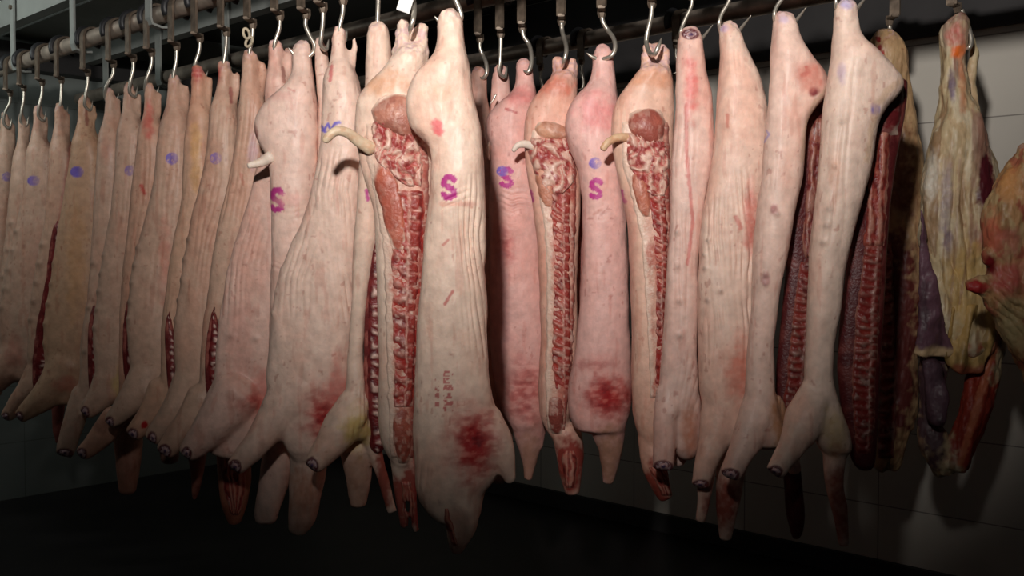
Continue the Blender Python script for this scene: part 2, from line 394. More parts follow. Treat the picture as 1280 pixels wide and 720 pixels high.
def patch(body, name, rows, kind, seed=1, lift=.004, label=None, parent=None, step=1.6, **kw):
    """meat surface that lies on a body's own surface, edges sunk into it"""
    o, bv, Z = body
    y0, y1 = rows[0][0], rows[-1][0]; nv = max(int((y1 - y0) / step), 4)
    ys = np.linspace(y0, y1, nv); xl, xr = rows_at(rows, ys)
    jag = noise(np.stack([ys / 9, ys * 0, ys * 0], 1), 1, seed) - .5
    xl = xl + jag * 2.5; xr = xr + (noise(np.stack([ys / 8, ys * 0 + 7, ys * 0], 1), 1, seed) - .5) * 2.5
    nu = max(int((xr - xl).max() / step), 4); us = np.linspace(0, 1, nu)
    X = xl[:, None] + (xr - xl)[:, None] * us[None, :]; Yp = np.repeat(ys[:, None], nu, 1)
    U = np.repeat(us[None, :], nv, 0).ravel(); V = np.repeat(np.linspace(0, 1, nv)[:, None], nu, 1).ravel()
    P0 = W(X.ravel(), Yp.ravel(), Z); E = np.array([0, 0, EYE]); dep = np.full(len(P0), np.nan)
    for i, p in enumerate(P0):
        d = (p - E); d /= np.linalg.norm(d)
        h = bv.ray_cast(Vector(p - d * .45), Vector(d), .9)
        if h[0] is not None: dep[i] = h[0][1]
    g = dep.reshape(nv, nu); fill = np.nanmedian(g); miss = np.isnan(dep)
    for r in g:
        ok = ~np.isnan(r)
        if ok.any(): r[~ok] = np.interp(np.flatnonzero(~ok), np.flatnonzero(ok), r[ok])
        else: r[:] = fill
    for _ in range(3):
        q = np.pad(g, 1, mode='edge'); g = (q[:-2, 1:-1] + q[2:, 1:-1] + q[1:-1, :-2] + q[1:-1, 2:] + 4 * g) / 8
    x, y = X.ravel(), Yp.ravel(); pp = np.stack([x, y, 0 * x], 1)
    hgt, col = KIND[kind](x, y, U, V, pp, seed, **kw)
    edge = np.minimum(np.minimum(U * nu, (1 - U) * nu) / 3, np.minimum(V * nv, (1 - V) * nv) / 3)
    e = np.clip(edge, 0, 1)
    Y = g.ravel() - (lift + hgt) * e + .006 * (1 - e)
    co = W(x, y, Y)
    me = bpy.data.meshes.new(name)
    # give the sheet a back so that it is solid
    back = co.copy(); back[:, 1] += .012
    idx = np.arange(nv * nu).reshape(nv, nu); q = np.stack([idx[:-1, :-1], idx[1:, :-1], idx[1:, 1:], idx[:-1, 1:]], -1).reshape(-1, 4)
    q = q[~miss[q].any(1)]
    nn = nv * nu; faces = q.tolist() + (q[:, ::-1] + nn).tolist()
    ed = {}
    for f_ in q.tolist():
        for a, b in zip(f_, f_[1:] + f_[:1]):
            if (b, a) in ed: del ed[(b, a)]
            else: ed[(a, b)] = 1
    for a, b in ed: faces.append([b, a, a + nn, b + nn])
    me.from_pydata(np.concatenate([co, back]).tolist(), [], faces); me.update()
    setcol(me, np.concatenate([col, col]))
    p = link(name, me, M_MEAT); par = parent or o
    p.parent = par
    if label: p['label'] = label
    return p

def k_ribs(x, y, u, v, p, seed, gap=16, spine=.62, slope=.25, tone=1.0):
    wob = (fbm(p, 26, seed, 3) - .5) * .9
    du = u - spine + (noise(p * np.array([0, 1, 1]), 60, seed + 3) - .5) * .06 + (noise(p, 7, seed + 6) - .5) * .05
    ph = (y + slope * (x - x.mean()) + 14 * np.clip(-du, 0, 1) ** 2) / gap + wob
    f = np.abs((ph % 1) - .5) * 2                    # 1 at the middle of a rung
    n1 = fbm(p, 9, seed + 5, 3); n2 = noise(p, 3, seed + 8); n4 = fbm(p * np.array([1, .5, 1]), 16, seed + 12, 3)
    rung = sm(.30, .85, f + (n1 - .5) * .5); keep = .35 + .65 * sm(.35, .6, n4)
    left = (du < 0).astype(float)
    base = np.tile(LEAN * tone, (len(x), 1))
    base = mixc(base, lin(180, 66, 52) * tone, sm(.48, .62, n4) * .7)
    base = mixc(base, DARKRED * tone, sm(.52, .72, n1) * .7)
    palee = lin(206, 148, 134) * tone
    rib = rung * left * sm(.02, .2, u) * keep
    col = mixc(base, palee, np.clip(rib * (.18 + .85 * n1), 0, 1))
    blk = sm(0, .03, du) * (1 - sm(.22, .30, du)); rim = (1 - sm(.05, .26, np.abs((ph % 1) - .12) + (n1 - .5) * .2))
    col = mixc(col, lin(150, 62, 54) * tone, blk * .7)
    col = mixc(col, palee, np.clip(blk * rim * keep * .9, 0, 1))
    line = (1 - sm(.015, .06, np.abs(du))) * (.4 + .6 * sm(.3, .5, n1)); col = mixc(col, lin(216, 164, 148) * tone, line * .75)
    line2 = 1 - sm(.015, .06, np.abs(du - .29)); col = mixc(col, DARKRED * tone, line2 * .7)
    ed = 1 - sm(.02, .16, u + (n1 - .5) * .2); col = mixc(col, lin(216, 164, 144) * tone, ed * .9)
    ed2 = sm(.88, .97, u + (n1 - .5) * .16); col = mixc(col, lin(200, 130, 114) * tone, ed2 * .7)
    col = mixc(col, lin(228, 190, 174) * tone, sm(.62, .74, n2 * .5 + n1 * .5) * .55)
    h = rib * .008 + blk * (1 - rim) * .005 + line * .003 + n1 * .005 + n2 * .0015
    return h, col
def k_pelvis(x, y, u, v, p, seed, tone=1.0):
    q = p + 30 * np.stack([fbm(p, 20, seed + 1) - .5, fbm(p, 20, seed + 2) - .5, 0 * x], 1)
    a = fbm(q * np.array([1, .45, 1]), 26, seed + 4, 3); s = np.abs(np.sin(a * 24)); n2 = fbm(p, 6, seed + 8, 3)
    col = np.tile(lin(206, 150, 134) * tone, (len(x), 1))
    col = mixc(col, lin(224, 188, 170) * tone, sm(.5, .95, s) * .8)
    col = mixc(col, lin(170, 66, 62) * tone, (1 - sm(.12, .5, s)) * .85)
    col = mixc(col, lin(150, 44, 46) * tone, sm(.52, .66, n2) * .85)
    return s * .016 + n2 * .006, col
def k_muscle(x, y, u, v, p, seed, tone=1.0, dome=.02, c=(150, 78, 62), marble=.5):
    n1 = fbm(p, 14, seed, 3); n2 = fbm(p * np.array([1, .6, 1]), 5, seed + 7, 3)
    r = np.sqrt((2 * u - 1) ** 2 + (2 * v - 1) ** 2)
    col = np.tile(lin(c) * tone, (len(x), 1))
    col = mixc(col, lin(c) * tone * np.array([1.35, 1.5, 1.4]), sm(.45, .65, n1) * .6)
    col = mixc(col, lin(226, 186, 168) * tone, sm(.54, .64, n2) * marble)
    col = mixc(col, FAT * tone, sm(.86, 1.02, r + (n1 - .5) * .2) * .75)
    return dome * np.clip(1 - r * r, 0, 1) ** .7 + n2 * .003, col
def k_strips(x, y, u, v, p, seed, tone=1.0, c=(170, 74, 66), freq=4.5):
    """long muscle and bone strands running down the neck"""
    a = u * freq + fbm(p * np.array([1, .22, 1]), 9, seed, 3) * 2.2; s = np.abs(np.sin(a * PI)); n2 = fbm(p, 6, seed + 2, 3)
    col = np.tile(lin(c) * tone, (len(x), 1))
    col = mixc(col, lin(216, 160, 140) * tone, sm(.6, .95, s) * .75)
    col = mixc(col, DARKRED * tone, (1 - sm(.05, .4, s)) * .8)
    col = mixc(col, lin(206, 120, 96) * tone, sm(.5, .7, n2) * .4)
    return s * .007 + n2 * .004, col
def k_saw(x, y, u, v, p, seed, tone=1.0):
    r = np.hypot(2 * v - 1, (2 * u - 1) * np.sqrt(np.clip(1 - (2 * v - 1) ** 2, 0, 1))); n1 = fbm(p, 4, seed, 3)
    col = np.tile(lin(196, 160, 160), (len(x), 1))
    col = mixc(col, lin(104, 50, 60), 1 - sm(.0, .18, np.abs(r - .72 + (n1 - .5) * .3) - .02))
    col = mixc(col, lin(84, 60, 96), (1 - sm(.15, .32, r + (n1 - .5) * .4)))
    col = mixc(col, lin(206, 168, 156), sm(.88, 1.0, r))
    return .004 * sm(.6, .95, 1 - r) - .004 * (1 - sm(.0, .2, np.abs(r - .6))), col
def k_lining(x, y, u, v, p, seed, tone=1.0, gap=9):
    """dark inside of a belly slit with a row of pale fat beads"""
    n1 = fbm(p, 8, seed, 3); f = np.abs(((y / gap + 1.6 * fbm(p, 20, seed + 2, 2)) % 1) - .5) * 2 * (.4 + 1.1 * n1)
    col = np.tile(lin(128, 44, 44) * tone, (len(x), 1)); col = mixc(col, DARKRED * tone, sm(.4, .7, n1))
    bead = sm(.45, .75, f) * (1 - sm(.10, .26, np.abs(u - .6 + (n1 - .5) * .2)))
    col = mixc(col, lin(226, 190, 176) * tone, bead)
    return bead * .006 + n1 * .003, col
def k_face(x, y, u, v, p, seed, tone=1.0, c=(220, 172, 152)):
    """pale cut fat and meat layers beside the spine"""
    n1 = fbm(p * np.array([1, .25, 1]), 10, seed, 3); n2 = fbm(p, 7, seed + 3, 3); n3 = noise(p, 2.5, seed + 4)
    col = np.tile(lin(c) * tone, (len(x), 1))
    col = mixc(col, lin(190, 108, 92) * tone, sm(.5, .64, n1) * .8)
    col = mixc(col, FAT * tone, (1 - sm(.12, .3, u + .3 * (n2 - .5))) * .8)
    col = mixc(col, lin(150, 60, 56) * tone, sm(.74, .92, u + .3 * (n2 - .5)) * .75)
    col = mixc(col, lin(236, 212, 196) * tone, sm(.6, .72, .5 * n3 + .5 * n2) * .5)
    return n1 * .006 + n2 * .003, col
KIND = dict(saw=k_saw, face=k_face, ribs=k_ribs, pelvis=k_pelvis, muscle=k_muscle, strips=k_strips, lining=k_lining)

def inner(body, name, rows, dz, T, kind, seed=1, prow=None, label=None, more=(), **kw):
    """far wall of an opened belly: its own slab behind the near flank, with ribs on it"""
    o, _, Z = body
    if kind == 'lining':
        a, b = rows[0], rows[-1]; m0, m1 = (a[1] + a[2]) / 2, (b[1] + b[2]) / 2
        rows = [(a[0] - 18, m0 - .8, m0 + .8)] + list(rows) + [(b[0] + 8, m1 - 1.5, m1 + 1.5)]
    bm = bmesh.new(); loft_bm(bm, rows, Z + dz, T)
    me = fuse(bm, .0022 * Z, 3, 0); co = coords(me)
    col = np.tile(lin(84, 28, 30) if kind == 'ribs' else lin(112, 40, 40), (len(co), 1)); col = mixc(col, lin(112, 54, 50) if kind == 'ribs' else lin(170, 96, 86), sm(.45, .7, fbm(co, .03, seed)))
    setcol(me, col)
    s = link(name, me, M_MEAT, o)
    if label: s['label'] = label
    bv = BVHTree.FromPolygons([Vector(c) for c in co], [tuple(p.vertices) for p in me.polygons])
    r = prow or [(a, b + 1.5, c - 1.5) for a, b, c in rows]
    patch((s, bv, Z + dz), 'rib_wall' if kind == 'ribs' else 'belly_lining', r, kind, seed, .002, step=2.0, **kw)
    for (nm, rr, kd, kws) in more: patch((s, bv, Z + dz), nm, rr, kd, seed + 7, .004, step=2.0, **kws)
    return s
def tail(body, pts, col=WHITE, dz=-.05):
    o, _, Z = body
    bm = bmesh.new(); limb_bm(bm, pts, Z + dz, .9, 12); me = fuse(bm, .0035, 3, 1); co = coords(me)
    c = np.tile(col, (len(co), 1)); c = mixc(c, col * np.array([.9, .75, .68]), sm(.45, .7, fbm(co, .02, 5)))
    setcol(me, c); return link('tail', me, M_SKIN, o)

# ================================================================== the room
RD = Vector((-1320 / F, 1, 0)).normalized()      # direction of the rails, going away from the camera
RN = Vector((RD.y, -RD.x, 0))                    # to the right of the rails
def railpt(zf, x, z): Y = zf(x); return Vector(((x - 640) / F * Y, Y, z))
WALLP = railpt(lambda x: 8420 / (x + 680), 860, 0)
def wall_quad(name, a, b, z0, z1, mat, th=.12, side=1):
    a = Vector(a); b = Vector(b); d = (b - a); n_ = Vector((d.y, -d.x, 0)).normalized() * th * side
    bm = bmesh.new(); uv = bm.loops.layers.uv.new('UVMap'); vs = []
    for q in (a, b, b + n_, a + n_):
        vs.append((bm.verts.new((q.x, q.y, z0)), bm.verts.new((q.x, q.y, z1))))
    for i in range(4):
        p, q = vs[i], vs[(i + 1) % 4]; f = bm.faces.new((p[0], q[0], q[1], p[1]))
        ln = (q[0].co - p[0].co).length
        for lp, w_ in zip(f.loops, ((0, z0), (ln, z0), (ln, z1), (0, z1))): lp[uv].uv = w_
    bm.faces.new([v[1] for v in vs]); bm.faces.new([v[0] for v in vs][::-1])
    return tag(finish(bm, name, mat, None, False), kind='structure')
corner = WALLP + RD * 3.6
ED = -RN                                          # end wall direction (towards the left)
wall_quad('wall_back', WALLP - RD * 9, corner, 0, 3.12, M_WALL, side=1)
wall_quad('wall_end', corner, corner + ED * 7.5, 0, 3.12, M_WALL2, side=1)
bm = bmesh.new(); box_bm(bm, (0, 3.2, -.05), 16, 16, .1); tag(finish(bm, 'floor', M_FLOOR, None, False), kind='structure')
bm = bmesh.new(); box_bm(bm, (0, 3.2, 3.17), 16, 16, .1)
tag(finish(bm, 'ceiling', M_CEIL, None, False), kind='structure')
wn = -RN
def along(name, p0, p1, sy, sz, mat, label=None, cat=None, kind=None, z=0, bev=.004, parent=None):
    p0 = Vector(p0); p1 = Vector(p1); d = (p1 - p0); ux = d.normalized(); uy = Vector((-ux.y, ux.x, 0))
    bm = bmesh.new(); box_bm(bm, (p0 + p1) / 2 + Vector((0, 0, z)), d.length, sy, sz, ux, uy, (0, 0, 1), bev)
    o = finish(bm, name, mat, parent, False)
    recentre(o, np.array((p0 + p1) / 2 + Vector((0, 0, z))))
    return tag(o, label, cat, None, kind)
along('wall_shade_band', WALLP - RD * 7 + wn * .01, corner + wn * .01, .02, .56, M_DARK, kind='structure', z=2.83, bev=0)  # dark band standing in for the rail's shadow on the upper wall
along('trim_2', corner + ED * .1 - RD * .07, corner + ED * 7 - RD * .07, .14, .16, M_DARK, kind='structure', z=2.80)
along('baseboard_back', WALLP - RD * 7 + wn * .02, corner + wn * .02, .04, .10, M_DARK, kind='structure', z=.05)

# overhead beams, rails
A0, A1 = railpt(ZA, -420, 0), railpt(ZA, 760, 0)
B0, B1 = railpt(ZB, -150, 0), railpt(ZB, 1500, 0)
C0, C1 = railpt(ZC, 250, 0), railpt(ZC, 1500, 0)
RH = 2.59
def ibeam(name, p0, p1, z, label, mat=M_BEAM, h=.13, wd=.07):
    """channel beam: web with two flanges"""
    d = (p1 - p0); ux = d.normalized(); uy = Vector((-ux.y, ux.x, 0)); mid = (p0 + p1) / 2 + Vector((0, 0, z)); bm = bmesh.new()
    box_bm(bm, mid - uy * wd * .42, d.length, .012, h, ux, uy)
    box_bm(bm, mid + Vector((0, 0, h / 2)), d.length, wd, .012, ux, uy)
    box_bm(bm, mid - Vector((0, 0, h / 2)), d.length, wd, .012, ux, uy)
    o = finish(bm, name, mat, None, False); recentre(o, np.array(mid)); return tag(o, label, 'beam', 'overhead beams carrying the meat rails')
ibeam('ceiling_beam', A0, A1, 2.87, 'pale grey steel beam above the front meat rail')
ibeam('ceiling_beam', B0, B1, 2.87, 'pale grey steel beam above the middle meat rail, seen behind the front rail')
def rail(name, p0, p1, label, r=.038):
    bm = bmesh.new(); N_ = 60
    tube_bm(bm, [p0.lerp(p1, i / N_) + Vector((0, 0, RH)) for i in range(N_ + 1)], r, 18)
    o = finish(bm, name, M_PIPE); recentre(o, np.array((p0 + p1) / 2 + Vector((0, 0, RH)))); return tag(o, label, 'rail', 'overhead tube rails')
rail('meat_rail', A0, A1, 'front overhead tube rail with black rubber loops over it, top left')
rail('meat_rail', B0, B1, 'middle overhead tube rail that carries the pink carcasses')
rail('meat_rail', C0, C1, 'rear overhead tube rail in the shade behind the hooks')
def drop_bracket(zf, x, label, wd=.045):
    """flat bar from the beam down, bent under the rail"""
    c = railpt(zf, x, 0); pth = []
    s = -1
    q = c + RN * s * .05
    pts = [(q, 2.95), (q, RH + .02), (q, RH - .02), (c + RN * s * .042, RH - .046), (c, RH - .055), (c - RN * s * .035, RH - .05)]
    pts = [Vector((p.x, p.y, z)) for p, z in pts]
    bm = bmesh.new()
    prev = None; hw = RD * wd / 2
    for i, p in enumerate(pts):
        t = (pts[min(i + 1, 5)] - pts[max(i - 1, 0)]).normalized(); nn = t.cross(RD).normalized() * .005
        ring = [bm.verts.new(p + hw + nn), bm.verts.new(p - hw + nn), bm.verts.new(p - hw - nn), bm.verts.new(p + hw - nn)]
        if prev:
            for k in range(4): bm.faces.new((prev[k], prev[(k + 1) % 4], ring[(k + 1) % 4], ring[k]))
        else: bm.faces.new(ring)
        prev = ring
    bm.faces.new(prev[::-1])
    o = finish(bm, 'rail_bracket', M_BEAM, None, False); recentre(o); tag(o, label, 'bracket', 'flat brackets holding the rails')
    bm = bmesh.new(); b0 = Vector((q.x, q.y, 2.87)) + RN * s * .005
    tube_bm(bm, [b0, b0 + RN * s * .012], .012, 6); bo = finish(bm, 'bolt', M_BAR, o, False); bo.location = -Vector(o.location)
for x, l in ((33, 'leftmost flat grey bracket between beam and front rail'), (108, 'second flat grey bracket from the left, dropping to the front rail'),
             (203, 'third flat grey bracket from the left, gripping the brown front rail'), (330, 'fourth flat bracket of the front rail, cut by the top edge')):
    drop_bracket(ZA, x, l)
for x, l in ((145, 'pale bracket under the middle beam, left end'), (211, 'upright pale bracket behind the front rail, second of the middle beam'),
             (295, 'upright pale bracket behind the front rail, third of the middle beam')):
    drop_bracket(ZB, x, l, .06)

# ceiling lamp at top left
t = bpy.data.objects.new('ceiling_light', None); C.objects.link(t); t.location = W(10, 8, 6.6)
t.location.z = 3.10; tag(t, 'louvred ceiling light with pale tubes in the top left corner', 'ceiling light')
bm = bmesh.new()
for k in (-1, 1): box_bm(bm, RN * k * .3, 1.3, .03, .07, RD, RN, bev=.004)
for k in (-1, 1): box_bm(bm, RD * k * .64, .03, .6, .07, RD, RN, bev=.004)
finish(bm, 'frame', M_BEAM, t, False)
for k in range(4):
    bm = bmesh.new(); c = RN * (-.21 + .14 * k); tube_bm(bm, [c - RD * .6, c + RD * .6], .018, 12); finish(bm, 'lamp_tube', M_TUBE, t)
# ventilation duct between the beams
dct = along('air_duct', railpt(ZA, -60, 0) + RN * .45, railpt(ZA, 110, 0) + RN * .45, .35, .18, M_BEAM,
            'grey boxed air duct on the ceiling behind the front beam', 'duct', z=3.02)

# ------------------------------------------------------------------ hangers and hooks
def hanger(zf, x, yfoot, dx=9, label='', group='sliding hangers on the rails', empty=False):
    """flat bar looped over the rail, ends in a foot with a swivel nut; returns nut position"""
    Y = zf(x); nut = Vector(W(x, yfoot, Y)); sc = 1
    cx = zf(x + dx); c = railpt(zf, x + dx, 0)
    o = bpy.data.objects.new('rail_hanger', None); C.objects.link(o); o.location = (c.x, c.y, RH); tag(o, label, 'hanger', group)
    nz = nut.z - RH
    bm = bmesh.new(); pts = [Vector((0, 0, .0)) - RN * .034, Vector((0, 0, -.03)) - RN * .036, Vector((0, 0, -.05)) - RN * .02]
    top = [Vector((0, 0, .036)) + RN * math.sin(a) * 0 for a in (0,)]
    # bar: round the rail then straight down
    loop = [RN * (.047 * math.cos(a)) + Vector((0, 0, .047 * math.sin(a))) for a in np.linspace(-.5, PI, 14)]
    path = loop + [-RN * .047 + Vector((0, 0, -.03)), -RN * .047 + Vector((0, 0, nz + .03)), -RN * .047 + Vector((0, 0, nz + .012))]
    prev = None; hw = RD * .019
    for i, p in enumerate(path):
        tt = (path[min(i + 1, len(path) - 1)] - path[max(i - 1, 0)]).normalized(); nn = tt.cross(RD)
        nn = nn.normalized() * .005
        ring = [bm.verts.new(p + hw + nn), bm.verts.new(p - hw + nn), bm.verts.new(p - hw - nn), bm.verts.new(p + hw - nn)]
        if prev:
            for k in range(4): bm.faces.new((prev[k], prev[(k + 1) % 4], ring[(k + 1) % 4], ring[k]))
        else: bm.faces.new(ring)
        prev = ring
    bm.faces.new(prev[::-1])
    finish(bm, 'bar', M_BAR, o, False)
    off = nut - Vector((c.x, c.y, RH))
    bm = bmesh.new(); f0 = -RN * .047 + Vector((0, 0, nz + .012)); f1 = off + Vector((0, 0, .012)); d = f1 - f0
    box_bm(bm, (f0 + f1) / 2, d.length + .02, .026, .01, d.normalized(), Vector((-d.y, d.x, 0)).normalized(), bev=.002)
    finish(bm, 'foot', M_BAR, o, False)
    bm = bmesh.new(); tube_bm(bm, [off + Vector((0, 0, .024)), off + Vector((0, 0, .002)), off - Vector((0, 0, .012))], [.015, .016, .011], 6)
    finish(bm, 'swivel_nut', M_BAR, o, False)
    bm = bmesh.new()
    tube_bm(bm, [RN * (.051 * math.cos(a)) + Vector((0, 0, .051 * math.sin(a))) for a in np.linspace(-.6, PI + .6, 16)], .016, 10)
    for v in bm.verts: v.co += RD * .045
    finish(bm, 'rubber_loop', M_RUBBER, o)
    return nut, Y
def hook(pts, Y, label, r=.0082, dz=None, group='steel meat hooks', tip=True):
    """pts in photo pixels (x, y[, depth offset]) at distance Y"""
    P3 = [W(p[0], p[1], Y + (p[2] if len(p) > 2 else 0)) for p in pts]
    q = spline(P3, 6); bm = bmesh.new(); n_ = len(q)
    rr = [r * (1 if i < n_ - 7 or not tip else max(.12, ((n_ - 1 - i) / 7) ** .6)) for i in range(n_)]
    tube_bm(bm, q, rr, 10); o = finish(bm, 'meat_hook', M_HOOK); recentre(o, np.array(q[0])); tag(o, label, 'hook', group); return o

def H(zf, x, yn, kind, tx, ty, lab, dx=9, dz=0, hz=None):
    """hanger with its hook. kind: rod / curl / front / spike; (tx, ty) is the carcass top"""
    hanger(zf, x, yn, dx, 'dull steel hanger above ' + lab)
    Y = zf(x)
    if kind == 'rod': pts = [(x, yn), (x + (tx - x) * .15, yn + (ty - yn) * .45), (tx, ty - 1), (tx - 1, ty + 12, .01), (tx + 6, ty + 18, .03), (tx + 9, ty + 5, .04)]
    elif kind == 'slant': pts = [(x, yn), (x - 1, yn + (ty - yn) * .4), (tx - 4, ty - 3, .0), (tx - 5, ty + 12, .02), (tx + 5, ty + 22, .04), (tx + 12, ty + 5, .05)]
    elif kind == 'curl': pts = [(x, yn), (x - 1, yn + 12), (x + 5, yn + 26), (tx + 14, ty + 5), (tx + 12, ty + 15, .005), (tx + 2, ty + 22, .0), (tx - 10, ty + 18, .0), (tx - 19, ty + 8, -.01)]
    elif kind == 'front': pts = [(x, yn), (x + 1, yn + 15), (tx + 3, ty - 6, -.05), (tx + 5, ty + 8, -.085), (tx, ty + 20, -.08), (tx - 3, ty + 30, -.05)]
    elif kind == 'spike': pts = [(x, yn), (x - 1, yn + 12), (tx - 9, ty - 8), (tx - 12, ty + 6), (tx - 6, ty + 22, .04), (tx + 8, ty + 18, .06), (tx + 18, ty + 6, .03), (tx + 28, ty - 7, 0)]
    hook(pts, Y, 'steel hook holding ' + lab, r=.0062 if kind == 'spike' else .0078)

# ================================================================== the carcasses
G1 = 'pork sides hanging from the front rail'; G2 = 'pork sides hanging from the middle rail'
K = 'carcass'
LS = lin(208, 172, 150)       # duller skin of the far end of the row
def teat(pts, n, r=3):
    q = [(np.interp(t, np.linspace(0, 1, len(pts)), [p[0] for p in pts]), np.interp(t, np.linspace(0, 1, len(pts)), [p[1] for p in pts]), r) for t in np.linspace(0, 1, n)]
    return q

# --- far left
H(ZA, 13, 118, 'rod', 6, 142, 'the side cut by the left edge')
carcass('pork_carcass', 'pale pork side cut off by the left edge of the picture', K, ZA(5),
        [(140, -2, 10), (150, -4, 15), (200, -9, 19), (260, -22, 17), (320, -34, 14), (380, -45, 12), (440, -50, 10), (470, -48, 8), (500, -40, 0)],
        [(-20, 440, 22), (-50, 490, 12, -.05)], skin=LS, hocks=[(6, 140, 6)], seed=2, near=False, group=G1, ops=[('oval', 9, 221, 7, 6, .8)], fold=[([(2, 180), (-4, 300), (-12, 430)], 10, 6, .003)])
H(ZA, 30, 112, 'rod', 27, 140, 'the narrow second side from the left')
carcass('pork_carcass', 'narrow strip of pale pork side, second from the left edge', K, ZA(27),
        [(138, 21, 32), (150, 19, 36), (200, 17, 42), (240, 14, 46), (290, 9, 50), (360, 0, 52), (430, -6, 50), (470, -8, 45)],
        [(20, 430, 20), (-14, 488, 11, -.04)], skin=LS, hocks=[(27, 138, 5)], seed=3, near=False, group=G1, fold=[([(24, 180), (18, 300), (8, 430)], 12, 6, .003)],
        teats=teat([(14, 280), (0, 380)], 4))
H(ZA, 53, 105, 'rod', 49, 133, 'the side with a dark oval stamp at the far left')
carcass('pork_carcass', 'pale pork side with a blurred dark blue oval stamp, third from left', K, ZA(48),
        [(131, 41, 54), (140, 38, 60), (160, 37, 66), (200, 35, 74), (240, 30, 76), (287, 20, 72), (330, 9, 68), (380, 2, 62), (430, 2, 58), (460, 10, 52), (480, 22, 44)],
        [(24, 440, 21), (-6, 474, 17, -.03), (-26, 490, 11, -.05)], skin=LS, hocks=[(47, 131, 6)], seed=4, near=False, group=G1,
        ops=[('oval', 42, 226, 8, 7, .9), ('blot', 20, 440, 16, 24, lin(196, 120, 104), .5), ('blot', 45, 330, 14, 60, lin(206, 160, 140), .5)], teats=teat([(20, 290), (2, 385)], 5),
        fold=[([(44, 150), (38, 260), (20, 420)], 18, 8, .003)])
H(ZA, 77, 102, 'rod', 76, 128, 'the side with blood at its shank near the left')
a4 = carcass('pork_carcass', 'pork side with dark blood spots and an open slit, fourth from left', K, ZA(75),
        [(127, 69, 80), (136, 65, 86), (160, 64, 90), (200, 63, 96), (237, 60, 94), (307, 53, 90), (340, 47, 84), (380, 39, 76), (430, 36, 64), (470, 38, 56), (486, 40, 52)],
        [(48, 462, 14), (30, 492, 12, -.03), (8, 520, 9, -.06)], skin=LS * np.array([1, .95, .92]), hocks=[(74, 127, 6)], seed=5, near=False, group=G1,
        ops=[('blot', 88, 190, 7, 16, DARKRED, .7), ('line', [(90, 180), (80, 240), (72, 300)], 4, lin(190, 120, 104), .6), ('cut', 7, 521, 5, 6)],
        teats=teat([(54, 307), (38, 400)], 5), fold=[([(74, 150), (66, 300), (48, 450)], 16, 8, .003)])
inner(a4, 'belly_lining', [(290, 64, 80), (340, 56, 84), (400, 46, 78), (450, 40, 70), (490, 40, 64)], -.055, .02, 'lining', 7, label='dark red lining with white fat beads', gap=8)
H(ZA, 110, 93, 'rod', 107, 120, 'the tan side with the darkest round stamp')
carcass('pork_carcass', 'broad tan pork side with the darkest solid blue round stamp', K, ZA(105),
        [(118, 99, 112), (128, 94, 121), (150, 92, 125), (200, 90, 130), (260, 78, 132), (300, 72, 132), (340, 66, 130), (380, 58, 128), (420, 55, 124), (460, 56, 118), (490, 60, 112), (505, 66, 98)],
        [(86, 455, 26), (60, 492, 19, -.04), (28, 519, 9.5, -.08)], skin=lin(204, 164, 134), hocks=[(105, 118, 7)], seed=6, near=False, group=G1,
        ops=[('oval', 96, 215, 9, 7.5, 1.3), ('blot', 96, 330, 16, 90, lin(206, 158, 116), .7), ('blot', 84, 480, 18, 12, lin(196, 110, 90), .6), ('cut', 24, 521, 6, 7), ('line', [(107, 131), (109, 155)], 3, lin(150, 84, 74), .7)],
        teats=teat([(65, 330), (53, 430)], 5), fold=[([(104, 140), (84, 300), (64, 440)], 14, 8, .003)])
H(ZA, 142, 82, 'slant', 137, 111, 'the side left of the round printed stamp')
a6 = carcass('pork_carcass', 'plain pale pork side, foot hanging straight down, right of the darkest stamp', K, ZA(137),
        [(108, 130, 144), (118, 127, 148), (150, 125, 152), (200, 122, 156), (263, 118, 154), (313, 115, 150), (380, 110, 144), (420, 103, 136), (460, 101, 128), (490, 98, 122), (510, 96, 116)],
        [(104, 490, 14), (92, 530, 13, -.03), (83, 562, 11, -.05)], skin=LS, hocks=[(137, 109, 7)], seed=7, near=False, group=G1,
        ops=[('cut', 81, 566, 10, 6), ('blot', 133, 190, 8, 20, lin(210, 150, 130), .5)], fold=[([(138, 140), (126, 300), (110, 480)], 16, 7, .003)],
        teats=teat([(116, 330), (106, 440)], 3))
inner(a6, 'belly_lining', [(395, 112, 124), (420, 109, 126), (460, 109, 126), (495, 112, 124)], -.062, .018, 'lining', 9, label='red lining inside the slit')
H(ZA, 167, 75, 'rod', 163, 103, 'the side with the printed round stamp')
carcass('pork_carcass', 'pork side with a pale round printed stamp and yellowish armpit', K, ZA(160),
        [(102, 155, 168), (112, 151, 178), (150, 148, 182), (180, 145, 184), (257, 142, 182), (293, 134, 180), (340, 126, 178), (400, 118, 176), (440, 118, 172), (480, 124, 166), (505, 130, 158)],
        [(142, 470, 22), (126, 496, 17, -.03), (110, 513, 12, -.06)], skin=LS, hocks=[(161, 102, 7)], seed=8, near=False, group=G1,
        ops=[('oval', 162, 213, 7, 7, .7), ('blot', 152, 480, 14, 34, YEL, .8), ('cut', 106, 516, 6, 9)], teats=teat([(128, 320), (118, 410)], 5),
        fold=[([(164, 140), (152, 300), (140, 450)], 18, 7, .003), ([(152, 440), (148, 500)], 10, 5, .004)])
H(ZA, 190, 68, 'slant', 187, 103, 'the reddish side with the torn shank')
